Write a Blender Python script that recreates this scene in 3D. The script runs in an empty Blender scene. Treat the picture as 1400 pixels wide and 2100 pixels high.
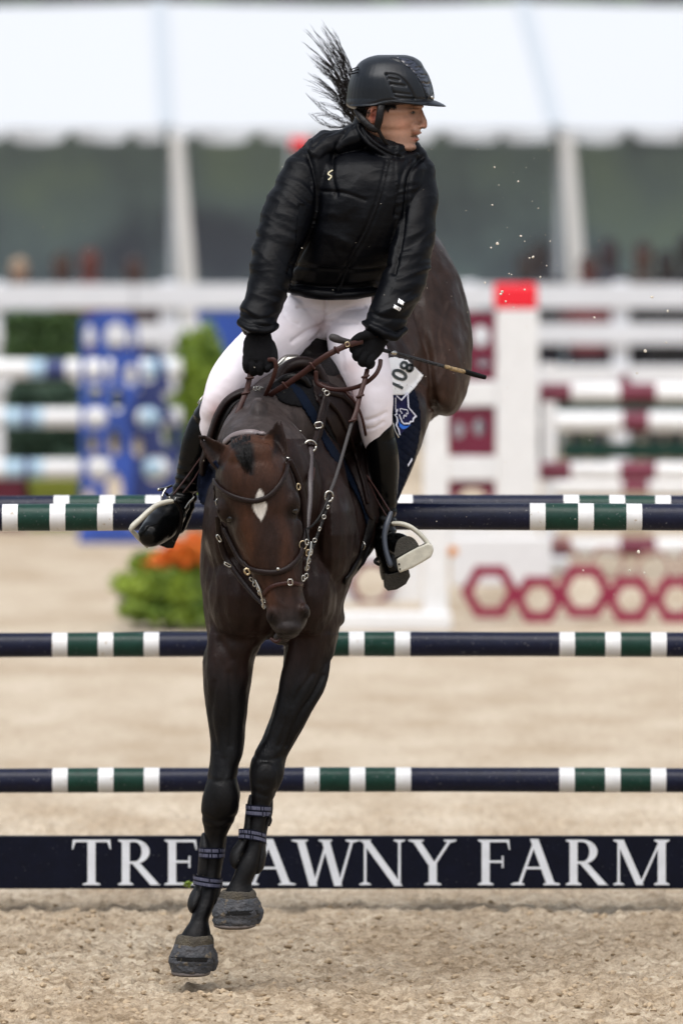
import bpy, bmesh, math, random
import numpy as np
from mathutils import Vector, Matrix, noise
from mathutils.bvhtree import BVHTree

random.seed(7); np.random.seed(7)
S = bpy.context.scene
COL = S.collection
R = math.radians

# ------------------------------------------------------------------ camera
CAM_H = 3.35
F = 17500.0                      # focal length in pixels of the 1400 x 2100 photograph
PITCH = math.atan(1050 / F)
cam_data = bpy.data.cameras.new('camera')
cam_data.sensor_fit = 'VERTICAL'; cam_data.sensor_height = 36.0
cam_data.lens = 300.0
cam_data.clip_start = 0.5; cam_data.clip_end = 3000
cam_data.dof.use_dof = True
cam_data.dof.focus_distance = 28.75
cam_data.dof.aperture_fstop = 2.5
cam = bpy.data.objects.new('camera', cam_data); COL.objects.link(cam)
cam.location = (0, 0, CAM_H)
cam.rotation_euler = (R(90) - PITCH, 0, 0)
S.camera = cam

# ------------------------------------------------------------------ light
SUN_EL, SUN_AZ = R(62), R(-150)      # high, behind the camera's right shoulder
world = bpy.data.worlds.new('World'); S.world = world
world.use_nodes = True
wn = world.node_tree; wn.nodes.clear()
sky = wn.nodes.new('ShaderNodeTexSky'); sky.sky_type = 'NISHITA'; sky.sun_disc = False
sky.sun_elevation = SUN_EL; sky.sun_rotation = R(160)
sky.air_density = 1.0; sky.dust_density = 4.0; sky.ozone_density = 1.0
hs = wn.nodes.new('ShaderNodeHueSaturation'); hs.inputs['Saturation'].default_value = 0.42
bg = wn.nodes.new('ShaderNodeBackground'); bg.inputs['Strength'].default_value = 0.115
wo = wn.nodes.new('ShaderNodeOutputWorld')
wn.links.new(sky.outputs[0], hs.inputs['Color']); wn.links.new(hs.outputs[0], bg.inputs['Color'])
wn.links.new(bg.outputs[0], wo.inputs['Surface'])
sun_data = bpy.data.lights.new('sun', 'SUN'); sun_data.energy = 1.5; sun_data.angle = R(42)
sun_data.color = (1.0, 0.99, 0.975)
sun = bpy.data.objects.new('sun', sun_data); COL.objects.link(sun)
_sd = Vector((-0.42, -0.30, 1.0)).normalized()       # towards the sun
sun.rotation_euler = _sd.to_track_quat('Z', 'Y').to_euler()
S.view_settings.view_transform = 'Standard'
S.view_settings.look = 'None'
S.view_settings.exposure = 0.76
S.view_settings.gamma = 1.0
S.view_settings.use_curve_mapping = False

# ------------------------------------------------------------------ geometry helpers
CA, SA = math.cos(PITCH), math.sin(PITCH)
def P(px, py, Y):
    """world point at distance Y in front of the camera that stands at a position measured in the photograph"""
    u = (1050 - py) / F; x = (px - 700) / F
    f = Y / (CA + u * SA)
    return np.array((x * f, Y, CAM_H + (u * CA - SA) * f))
def topx(v):
    """world position -> photograph position, used to place pigment on the modelled coat"""
    v = np.atleast_2d(v)
    y = v[:, 1]; z = v[:, 2] - CAM_H
    d = y * CA - z * SA; u = (y * SA + z * CA) / d
    return 700 + v[:, 0] / d * F, 1050 - u * F
def V(p): return Vector((float(p[0]), float(p[1]), float(p[2])))
def ground_y(Y): return CAM_H * F / Y

def catmull(rows, n):
    rows = np.array(rows, float)
    m = len(rows)
    out = []
    for i in range(m - 1):
        p0 = rows[max(i - 1, 0)]; p1 = rows[i]; p2 = rows[i + 1]; p3 = rows[min(i + 2, m - 1)]
        for k in range(n):
            t = k / n
            out.append(0.5 * ((2 * p1) + (-p0 + p2) * t + (2 * p0 - 5 * p1 + 4 * p2 - p3) * t * t + (-p0 + 3 * p1 - 3 * p2 + p3) * t ** 3))
    out.append(rows[-1])
    return np.array(out)

class Shape:
    """collects vertices, faces and a material slot per face"""
    def __init__(s): s.v = []; s.f = []; s.m = []
    def add(s, verts, faces, mi=0):
        o = len(s.v)
        s.v.extend([tuple(map(float, q)) for q in verts])
        s.f.extend([tuple(i + o for i in f) for f in faces]); s.m.extend([mi] * len(faces))
    def rings(s, rings, mi=0, cap=True, closed=True):
        n = len(rings[0]); verts = [p for r in rings for p in r]; faces = []
        for i in range(len(rings) - 1):
            for j in range(n if closed else n - 1):
                k = (j + 1) % n
                faces.append((i * n + j, i * n + k, (i + 1) * n + k, (i + 1) * n + j))
        if cap:
            faces.append(tuple(reversed(range(n))))
            faces.append(tuple((len(rings) - 1) * n + j for j in range(n)))
        s.add(verts, faces, mi)
    def box(s, x0, x1, y0, y1, z0, z1, mi=0):
        v = [(x, y, z) for x in (x0, x1) for y in (y0, y1) for z in (z0, z1)]
        s.add(v, [(0, 1, 3, 2), (4, 6, 7, 5), (0, 4, 5, 1), (2, 3, 7, 6), (0, 2, 6, 4), (1, 5, 7, 3)], mi)
    def obox(s, a, b, w, h, mi=0, up=(0, 0, 1)):
        a = np.array(a, float); b = np.array(b, float); t = b - a; t /= np.linalg.norm(t)
        upv = np.array(up, float); sd = np.cross(t, upv); sd /= np.linalg.norm(sd); u = np.cross(sd, t)
        r = []
        for c in (a, b):
            r.append([c + sd * w / 2 + u * h / 2, c - sd * w / 2 + u * h / 2, c - sd * w / 2 - u * h / 2, c + sd * w / 2 - u * h / 2])
        s.rings(r, mi)
    def mesh(s, name):
        me = bpy.data.meshes.new(name); me.from_pydata(s.v, [], s.f); me.update()
        bm = bmesh.new(); bm.from_mesh(me)
        for f, m in zip(bm.faces, s.m): f.material_index = m
        bmesh.ops.recalc_face_normals(bm, faces=bm.faces)
        bm.to_mesh(me); bm.free()
        return me

def link(name, me, mats=(), parent=None, smooth=False, bevel=0.0, **props):
    o = bpy.data.objects.new(name, me); COL.objects.link(o)
    for m in (mats if isinstance(mats, (list, tuple)) else [mats]): me.materials.append(m)
    if smooth:
        me.polygons.foreach_set('use_smooth', [True] * len(me.polygons))
    if parent is not None:
        o.parent = parent; o.matrix_parent_inverse = Matrix.Translation(-parent.location)
    if bevel:
        b = o.modifiers.new('bevel', 'BEVEL'); b.width = bevel; b.segments = 2; b.limit_method = 'ANGLE'
    for k, v in props.items(): o[k] = v
    return o
def empty(name, loc, label, category, group=None):
    o = bpy.data.objects.new(name, None); COL.objects.link(o); o.location = tuple(float(c) for c in loc)
    o.empty_display_size = 0.1
    o['label'] = label; o['category'] = category
    if group: o['group'] = group
    return o
def tag(o, label, category, group=None, kind=None):
    if label: o['label'] = label
    if category: o['category'] = category
    if group: o['group'] = group
    if kind: o['kind'] = kind
    return o
def copy_tree(root, loc, label=None):
    r = root.copy(); COL.objects.link(r); r.location = tuple(float(c) for c in loc)
    if label: r['label'] = label
    for ch in [c for c in S.objects if c.parent == root]:
        c = ch.copy(); COL.objects.link(c); c.parent = r; c.matrix_parent_inverse = ch.matrix_parent_inverse.copy()
    return r

def vloft(rows, p=2.0, n=28, sub=4, shape=None, mi=0):
    """near-upright mass: rows of (py, x_left, x_right, Y, depth_radius)"""
    rows = catmull(rows, sub); shape = shape or Shape(); rr = []
    for py, xl, xr, Y, rd in rows:
        a = P(xl, py, Y); b = P(xr, py, Y); c = (a + b) / 2; w = max(abs(b[0] - a[0]) / 2, 1e-3); rd = max(rd, 1e-3)
        ring = []
        for j in range(n):
            t = 2 * math.pi * j / n; ct, st = math.cos(t), math.sin(t)
            ring.append((c[0] + w * math.copysign(abs(ct) ** (2 / p), ct), c[1] + rd * math.copysign(abs(st) ** (2 / p), st), c[2]))
        rr.append(ring)
    shape.rings(rr, mi); return shape
def tube_w(pts, rs, k=1.0, n=14, sub=4, shape=None, mi=0, ref=(0, 1, 0), caps=True, smooth=True, nrm=None):
    """tube through world points; rs side radius (m), k depth/side ratio (or list)"""
    pts = np.array(pts, float); m = len(pts)
    ks = [k] * m if np.isscalar(k) else k
    rows = np.column_stack([pts, rs, ks])
    if nrm is not None: rows = np.column_stack([rows, np.array(nrm, float)])
    if smooth and m > 2: rows = catmull(rows, sub)
    c = rows[:, :3]; t = np.gradient(c, axis=0); t /= (np.linalg.norm(t, axis=1)[:, None] + 1e-12)
    shape = shape or Shape(); rr = []; ref = np.array(ref, float)
    def ring(ce, tt, r, kk, rf, off=0.0, sc=1.0):
        sd = np.cross(tt, rf); l = np.linalg.norm(sd)
        if l < 0.05: sd = np.cross(tt, np.array((1.0, 0.0, 0.01))); l = np.linalg.norm(sd)
        sd /= l; dp = np.cross(sd, tt)
        return [ce + tt * off + sd * r * sc * math.cos(a) + dp * r * kk * sc * math.sin(a) for a in [2 * math.pi * j / n for j in range(n)]]
    N = len(rows)
    for i in range(N):
        r, kk = rows[i, 3], rows[i, 4]
        rf = rows[i, 5:8] if nrm is not None else ref
        if i == 0 and caps:
            for a in (80, 55, 30): rr.append(ring(c[i], t[i], r, kk, rf, -r * min(kk, 1) * math.sin(R(a)), math.cos(R(a))))
        rr.append(ring(c[i], t[i], r, kk, rf))
        if i == N - 1 and caps:
            for a in (30, 55, 80): rr.append(ring(c[i], t[i], r, kk, rf, r * min(kk, 1) * math.sin(R(a)), math.cos(R(a))))
    shape.rings(rr, mi); return shape
def tube(pts, k=1.0, **kw):
    """tube through (px, py, Y, r_px)"""
    w = [P(a[0], a[1], a[2]) for a in pts]
    rs = [a[3] * a[2] / F for a in pts]
    return tube_w(w, rs, k, **kw)
def ball(px, py, Y, rx, ry, rz, shape=None, mi=0, tilt=0.0, n=16):
    """ellipsoid; rx, ry in photograph pixels, rz in metres"""
    c = P(px, py, Y); sx = rx * Y / F; sz = ry * Y / F
    shape = shape or Shape(); rr = []
    for i in range(1, n // 2):
        a = math.pi * i / (n // 2); ring = []
        for j in range(n):
            b = 2 * math.pi * j / n
            x = sx * math.sin(a) * math.cos(b); y = rz * math.sin(a) * math.sin(b); z = sz * math.cos(a)
            x, z = x * math.cos(tilt) - z * math.sin(tilt), x * math.sin(tilt) + z * math.cos(tilt)
            ring.append((c[0] + x, c[1] + y, c[2] + z))
        rr.append(ring)
    shape.rings(rr, mi); return shape
def fuse(name, shapes, voxel, smooth=4, mats=(), parent=None, disp=None, colour=None, deci=0, post=0):
    """union closed shapes into one continuous skin"""
    allS = Shape()
    for s in shapes: allS.add(s.v, s.f)
    me = allS.mesh(name + '_raw')
    o = bpy.data.objects.new('tmp', me); COL.objects.link(o)
    r = o.modifiers.new('r', 'REMESH'); r.mode = 'VOXEL'; r.voxel_size = voxel; r.adaptivity = 0
    if smooth:
        s = o.modifiers.new('s', 'SMOOTH'); s.factor = 0.5; s.iterations = smooth
    dg = bpy.context.evaluated_depsgraph_get()
    me2 = bpy.data.meshes.new_from_object(o.evaluated_get(dg)); me2.name = name
    bpy.data.objects.remove(o); bpy.data.meshes.remove(me)
    n = len(me2.vertices); co = np.empty(n * 3); me2.vertices.foreach_get('co', co); co = co.reshape(-1, 3)
    if disp is not None:
        no = np.empty(n * 3); me2.vertices.foreach_get('normal', no); no = no.reshape(-1, 3)
        co = co + no * disp(co, no)[:, None]
        me2.vertices.foreach_set('co', co.ravel()); me2.update()
    if colour is not None:
        c = colour(co); c = np.column_stack([c, np.ones(n)])
        at = me2.color_attributes.new('pigment', 'FLOAT_COLOR', 'POINT'); at.data.foreach_set('color', c.ravel())
    return link(name, me2, mats, parent, smooth=True)
def bvh(*objs):
    vs = []; fs = []
    for o in objs:
        k = len(vs)
        me = o.data
        vs += [v.co.copy() for v in me.vertices]; fs += [[i + k for i in p.vertices] for p in me.polygons]
    return BVHTree.FromPolygons(vs, fs)
def hit(tree, px, py, Yg, off=0.0):
    """point on a modelled surface, lifted by off towards the outside"""
    a = np.array((0, 0, CAM_H)); b = P(px, py, 40.0); d = (b - a) / np.linalg.norm(b - a)
    loc, nor, i, dist = tree.ray_cast(V(a), V(d))
    if loc is None or abs(loc.y - Yg) > 0.9:
        loc, nor, i, dist = tree.find_nearest(V(P(px, py, Yg)))
        q = P(px, py, loc.y); return q + np.array(nor) * off * 0.3, np.array(nor)
    nor = np.array(nor)
    if np.dot(nor, d) > 0: nor = -nor
    return np.array(loc) + nor * off, nor
def strap(tree, pts, w, th, off, name, mat, parent=None, sub=4, n=10, Yg=28.6, shape=None, mi=0):
    """flat strap lying on a surface; pts (px, py), w width in px, th thickness m"""
    pts = catmull(pts, sub) if len(pts) > 2 else np.array(pts, float)
    ps = [hit(tree, q[0], q[1], Yg, off) for q in pts]
    c = np.array([p[0] for p in ps]); nn = np.array([p[1] for p in ps])
    for _ in range(2):
        if len(c) > 2:
            c[1:-1, 1] = (c[:-2, 1] + c[1:-1, 1] * 2 + c[2:, 1]) / 4
            nn[1:-1] = (nn[:-2] + nn[1:-1] * 2 + nn[2:]) / 4
    rs = [w / 2 * 28.6 / F] * len(c)
    sh = tube_w(c, rs, th / (w * 28.6 / F), n=n, nrm=nn, smooth=False, shape=shape, mi=mi)
    if name is None: return sh
    return link(name, sh.mesh(name), mat, parent, smooth=True)
def inpoly(x, y, poly):
    r = False; n = len(poly)
    for i in range(n):
        x1, y1 = poly[i]; x2, y2 = poly[(i + 1) % n]
        if (y1 > y) != (y2 > y) and x < (x2 - x1) * (y - y1) / (y2 - y1) + x1: r = not r
    return r
def snap(x, y, poly):
    best = None; n = len(poly)
    for i in range(n):
        a = np.array(poly[i], float); b = np.array(poly[(i + 1) % n], float); d = b - a
        t = max(0, min(1, np.dot((x - a[0], y - a[1]), d) / (np.dot(d, d) + 1e-9))); q = a + d * t
        l = (q[0] - x) ** 2 + (q[1] - y) ** 2
        if best is None or l < best[0]: best = (l, q)
    return best[1]
def drape(tree, poly, off, th, name, mat, parent=None, step=4, Yg=29.2, curve=True, relief=None, smooth=3):
    """a piece of cloth or leather cut to an outline, lying on a modelled surface, with thickness"""
    if curve: poly = catmull(list(poly) + [poly[0]], 4)[:-1]
    poly = [tuple(q[:2]) for q in poly]
    xs = [q[0] for q in poly]; ys = [q[1] for q in poly]
    nx = int((max(xs) - min(xs)) / step) + 3; ny = int((max(ys) - min(ys)) / step) + 3
    x0, y0 = min(xs) - step, min(ys) - step
    keep = [(i, j) for i in range(nx) for j in range(ny) if inpoly(x0 + (i + .5) * step, y0 + (j + .5) * step, poly)]
    idx = {}; flat = []; faces = []
    for i, j in keep:
        f = []
        for a, b in ((i, j), (i + 1, j), (i + 1, j + 1), (i, j + 1)):
            if (a, b) not in idx:
                x, y = x0 + a * step, y0 + b * step
                if not inpoly(x, y, poly): x, y = snap(x, y, poly)
                idx[(a, b)] = len(flat); flat.append((x, y))
            f.append(idx[(a, b)])
        faces.append(f)
    hs_ = [hit(tree, x, y, Yg, off) for x, y in flat]
    Ys = np.array([h[0][1] for h in hs_])
    nb = [[] for _ in flat]
    for f in faces:
        for k in range(4): nb[f[k]].append(f[(k + 1) % 4]); nb[f[k]].append(f[k - 1])
    for _ in range(smooth): Ys = np.array([0.5 * Ys[i] + 0.5 * np.mean(Ys[nb[i]]) for i in range(len(flat))])
    co = []
    for (x, y), Y in zip(flat, Ys):
        q = P(x, y, Y)
        if relief: q = q + np.array((0, -1, 0)) * relief(x, y)
        co.append(q)
    me = bpy.data.meshes.new(name); me.from_pydata([tuple(map(float, q)) for q in co], [], faces); me.update()
    if me.polygons and me.polygons[0].normal.y > 0: me.flip_normals()
    o = link(name, me, mat, parent, smooth=True)
    if th:
        s = o.modifiers.new('th', 'SOLIDIFY'); s.thickness = th; s.offset = -1
        dg = bpy.context.evaluated_depsgraph_get(); m2 = bpy.data.meshes.new_from_object(o.evaluated_get(dg)); o.modifiers.clear(); o.data = m2
    return o

# ------------------------------------------------------------------ materials
def mat(name, col, rough=0.6, spec=0.5, metal=0.0, noise_amt=0.0, noise_scale=20, bump=0.0, bump_scale=60, sheen=0.0, coat=0.0, col2=None, attr=None, sss=0.0, stretch=None, dirt=None, emit=None):
    m = bpy.data.materials.new(name); m.use_nodes = True; nt = m.node_tree; b = nt.nodes['Principled BSDF']
    b.inputs['Roughness'].default_value = rough; b.inputs['Metallic'].default_value = metal
    b.inputs['Specular IOR Level'].default_value = spec
    b.inputs['Sheen Weight'].default_value = sheen; b.inputs['Coat Weight'].default_value = coat; b.inputs['Coat Roughness'].default_value = 0.12
    b.inputs['Base Color'].default_value = (*col, 1)
    if sss:
        b.inputs['Subsurface Weight'].default_value = sss; b.inputs['Subsurface Radius'].default_value = (0.02, 0.008, 0.004)
    tc = nt.nodes.new('ShaderNodeTexCoord'); src = tc.outputs['Object']
    if stretch:
        mp = nt.nodes.new('ShaderNodeMapping'); mp.inputs['Scale'].default_value = stretch
        nt.links.new(src, mp.inputs[0]); src = mp.outputs[0]
    base = None
    if attr:
        a = nt.nodes.new('ShaderNodeAttribute'); a.attribute_name = attr; base = a.outputs['Color']
        nt.links.new(base, b.inputs['Base Color'])
    if noise_amt or col2:
        n = nt.nodes.new('ShaderNodeTexNoise'); n.inputs['Scale'].default_value = noise_scale; n.inputs['Detail'].default_value = 6; n.inputs['Roughness'].default_value = 0.6
        nt.links.new(src, n.inputs['Vector'])
        rmp = nt.nodes.new('ShaderNodeValToRGB'); rmp.color_ramp.elements[0].position = 0.35; rmp.color_ramp.elements[1].position = 0.68
        c2 = col2 or tuple(c * (1 - noise_amt) for c in col)
        if attr:
            rmp.color_ramp.elements[0].color = (1 - noise_amt,) * 3 + (1,); rmp.color_ramp.elements[1].color = (1 + noise_amt * 0.5,) * 3 + (1,)
            mx = nt.nodes.new('ShaderNodeMix'); mx.data_type = 'RGBA'; mx.blend_type = 'MULTIPLY'; mx.inputs[0].default_value = 1
            mx.clamp_result = False
            nt.links.new(base, mx.inputs[6]); nt.links.new(rmp.outputs[0], mx.inputs[7]); nt.links.new(n.outputs[0], rmp.inputs[0])
            nt.links.new(mx.outputs[2], b.inputs['Base Color'])
        else:
            rmp.color_ramp.elements[0].color = (*col, 1); rmp.color_ramp.elements[1].color = (*c2, 1)
            nt.links.new(n.outputs[0], rmp.inputs[0]); nt.links.new(rmp.outputs[0], b.inputs['Base Color'])
        if dirt:
            n3 = nt.nodes.new('ShaderNodeTexNoise'); n3.inputs['Scale'].default_value = dirt[1]; n3.inputs['Detail'].default_value = 8
            nt.links.new(tc.outputs['Object'], n3.inputs['Vector'])
            r3 = nt.nodes.new('ShaderNodeValToRGB'); r3.color_ramp.elements[0].position = dirt[2]; r3.color_ramp.elements[1].position = dirt[2] + 0.06
            nt.links.new(n3.outputs[0], r3.inputs[0])
            mx = nt.nodes.new('ShaderNodeMix'); mx.data_type = 'RGBA'
            nt.links.new(r3.outputs[0], mx.inputs[0]); src0 = b.inputs['Base Color'].links[0].from_socket
            nt.links.new(src0, mx.inputs[6]); mx.inputs[7].default_value = (*dirt[0], 1); nt.links.new(mx.outputs[2], b.inputs['Base Color'])
    if bump:
        n2 = nt.nodes.new('ShaderNodeTexNoise'); n2.inputs['Scale'].default_value = bump_scale; n2.inputs['Detail'].default_value = 5
        nt.links.new(src, n2.inputs['Vector'])
        bp = nt.nodes.new('ShaderNodeBump'); bp.inputs['Strength'].default_value = bump; bp.inputs['Distance'].default_value = 0.01
        nt.links.new(n2.outputs[0], bp.inputs['Height']); nt.links.new(bp.outputs[0], b.inputs['Normal'])
    if emit:
        b.inputs['Emission Color'].default_value = (*emit, 1); b.inputs['Emission Strength'].default_value = 1
    return m

M = {}
M['navy'] = mat('navy paint', (0.006, 0.009, 0.030), 0.34, spec=0.26, noise_amt=0.3, noise_scale=30, bump=0.12, bump_scale=80, dirt=((0.16, 0.16, 0.17), 110, 0.66))
M['green'] = mat('green paint', (0.007, 0.042, 0.030), 0.34, spec=0.26, noise_amt=0.25, noise_scale=30, bump=0.12, bump_scale=80, dirt=((0.16, 0.16, 0.17), 110, 0.66))
M['white'] = mat('white paint', (0.74, 0.745, 0.75), 0.4, noise_amt=0.1, noise_scale=25, dirt=((0.45, 0.38, 0.3), 60, 0.66))
M['signnavy'] = mat('sign navy', (0.003, 0.0045, 0.014), 0.55, spec=0.14, noise_amt=0.3, noise_scale=20, dirt=((0.12, 0.12, 0.13), 120, 0.68))
M['letter'] = mat('letter white', (0.76, 0.79, 0.84), 0.5, noise_amt=0.12, noise_scale=15)
M['blue'] = mat('blue paint', (0.025, 0.075, 0.36), 0.4, noise_amt=0.4, noise_scale=4)
M['bluedark'] = mat('dark blue paint', (0.02, 0.035, 0.14), 0.4)
M['paleblue'] = mat('pale blue paint', (0.35, 0.50, 0.62), 0.4)
M['maroon'] = mat('maroon paint', (0.15, 0.008, 0.034), 0.4, noise_amt=0.3, noise_scale=5)
M['fence'] = mat('fence white', (0.62, 0.64, 0.68), 0.5, noise_amt=0.08, noise_scale=3)
M['redplastic'] = mat('red cap', (0.75, 0.008, 0.025), 0.4)
M['steel'] = mat('polished steel', (0.42, 0.41, 0.38), 0.25, metal=1.0)
M['brass'] = mat('brass buckle', (0.50, 0.41, 0.27), 0.3, metal=1.0)
M['leather'] = mat('brown leather', (0.0125, 0.0062, 0.0055), 0.42, spec=0.18, noise_amt=0.35, noise_scale=60, bump=0.15, bump_scale=300)
M['leather2'] = mat('oiled rein leather', (0.038, 0.012, 0.009), 0.42, spec=0.25, noise_amt=0.3, noise_scale=80)
M['darkleather'] = mat('dark leather', (0.004, 0.003, 0.003), 0.4, spec=0.2, noise_amt=0.3, noise_scale=60, bump=0.2, bump_scale=120)
M['rubber'] = mat('rubber grip', (0.022, 0.018, 0.018), 0.6, bump=0.3, bump_scale=400)
M['padnavy'] = mat('navy quilted cotton', (0.004, 0.0065, 0.017), 0.95, spec=0.1, noise_amt=0.3, noise_scale=60, bump=0.2, bump_scale=500)
M['padedge'] = mat('blue pad binding', (0.003, 0.0065, 0.016), 0.9, spec=0.1)
M['blackcloth'] = mat('black knit', (0.0035, 0.0035, 0.0045), 0.85, spec=0.15, bump=0.5, bump_scale=400)
M['jacket'] = mat('black nylon', (0.0010, 0.0013, 0.0024), 0.44, spec=0.11, bump=0.22, bump_scale=26, stretch=(1, 1, 1.7))
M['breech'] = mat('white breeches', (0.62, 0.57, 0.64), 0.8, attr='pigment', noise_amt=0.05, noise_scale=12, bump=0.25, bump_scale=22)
M['bootb'] = mat('polished black boot', (0.0018, 0.002, 0.0022), 0.25, spec=0.17, bump=0.12, bump_scale=30)
M['sole'] = mat('boot sole', (0.05, 0.045, 0.036), 0.8, bump=0.8, bump_scale=200, noise_amt=0.4, noise_scale=90)
M['beige'] = mat('beige stirrup', (0.52, 0.50, 0.42), 0.4, noise_amt=0.25, noise_scale=40)
M['bluegrey'] = mat('grey stirrup arm', (0.04, 0.048, 0.065), 0.4)
M['skin'] = mat('skin', (0.50, 0.27, 0.19), 0.55, spec=0.35, attr='pigment', sss=0.10, noise_amt=0.12, noise_scale=45, bump=0.1, bump_scale=250)
M['helmet'] = mat('grey black helmet', (0.0065, 0.009, 0.013), 0.33, spec=0.3, noise_amt=0.25, noise_scale=300, bump=0.1, bump_scale=500)
M['helmgloss'] = mat('gloss helmet panel', (0.012, 0.016, 0.032), 0.14, coat=0.6)
M['hair'] = mat('black hair', (0.004, 0.0035, 0.0035), 0.5, spec=0.25)
M['coat'] = mat('horse coat', (0.04, 0.02, 0.015), 0.42, spec=0.15, attr='pigment', noise_amt=0.34, noise_scale=34, bump=0.22, bump_scale=170, stretch=(1.0, 1.0, 0.35))
_nt = M['coat'].node_tree; _n = _nt.nodes.new('ShaderNodeTexNoise'); _n.inputs['Scale'].default_value = 11; _n.inputs['Detail'].default_value = 7
_tc = _nt.nodes.new('ShaderNodeTexCoord'); _nt.links.new(_tc.outputs['Object'], _n.inputs['Vector'])
_mr = _nt.nodes.new('ShaderNodeMapRange'); _mr.inputs['From Min'].default_value = .35; _mr.inputs['From Max'].default_value = .65; _mr.inputs['To Min'].default_value = .30; _mr.inputs['To Max'].default_value = .62
_nt.links.new(_n.outputs[0], _mr.inputs['Value']); _nt.links.new(_mr.outputs[0], _nt.nodes['Principled BSDF'].inputs['Roughness'])
M['tailhair'] = mat('tail hair', (0.006, 0.0035, 0.0035), 0.5, spec=0.25)
M['hoofboot'] = mat('dusty rubber', (0.030, 0.034, 0.042), 0.75, noise_amt=0.4, noise_scale=30, bump=0.8, bump_scale=90, col2=(0.06, 0.06, 0.065), dirt=((0.11, 0.09, 0.065), 34, 0.60))
M['fleece'] = mat('dusty fleece', (0.10, 0.085, 0.06), 0.95, bump=1.0, bump_scale=220, col2=(0.045, 0.04, 0.035))
M['hoof'] = mat('hoof horn', (0.12, 0.10, 0.09), 0.6, noise_amt=0.4, noise_scale=50)
M['legboot'] = mat('black boot shell', (0.005, 0.005, 0.006), 0.55, spec=0.25, noise_amt=0.4, noise_scale=25, bump=0.3, bump_scale=200, dirt=((0.10, 0.085, 0.06), 60, 0.66))
M['strapblue'] = mat('printed strap', (0.115, 0.12, 0.185), 0.7)
M['bib'] = mat('white bib', (0.85, 0.86, 0.88), 0.6, noise_amt=0.05, noise_scale=20)
M['print'] = mat('black print', (0.02, 0.028, 0.03), 0.6)
M['emwhite'] = mat('emblem white', (0.62, 0.63, 0.72), 0.7)
M['emblue'] = mat('emblem blue', (0.012, 0.13, 0.58), 0.7)
M['emnavy'] = mat('emblem navy', (0.012, 0.012, 0.05), 0.75, spec=0.1)
M['gum'] = mat('pale patch', (0.55, 0.50, 0.34), 0.5)
M['tent'] = mat('white marquee vinyl', (0.485, 0.505, 0.53), 0.7, spec=0.2)
M['tentseam'] = mat('marquee seam', (0.41, 0.45, 0.49), 0.6)
M['pole'] = mat('canvas leg sleeve', (0.56, 0.555, 0.54), 0.7)
M['leaf'] = mat('green leaves', (0.06, 0.13, 0.012), 0.6, noise_scale=5, col2=(0.30, 0.40, 0.035))
M['leafdark'] = mat('dark leaves', (0.035, 0.075, 0.02), 0.6, col2=(0.06, 0.12, 0.03), noise_scale=6)
M['leafgrey'] = mat('hedge green', (0.035, 0.075, 0.05), 0.6, col2=(0.06, 0.11, 0.07), noise_scale=3)
M['petal'] = mat('orange petals', (0.62, 0.10, 0.015), 0.6, col2=(0.80, 0.26, 0.03), noise_scale=8)
M['tan'] = mat('tan box', (0.45, 0.38, 0.28), 0.7)
M['clod'] = mat('sand clod', (0.40, 0.31, 0.21), 0.95, spec=0.1)
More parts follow.
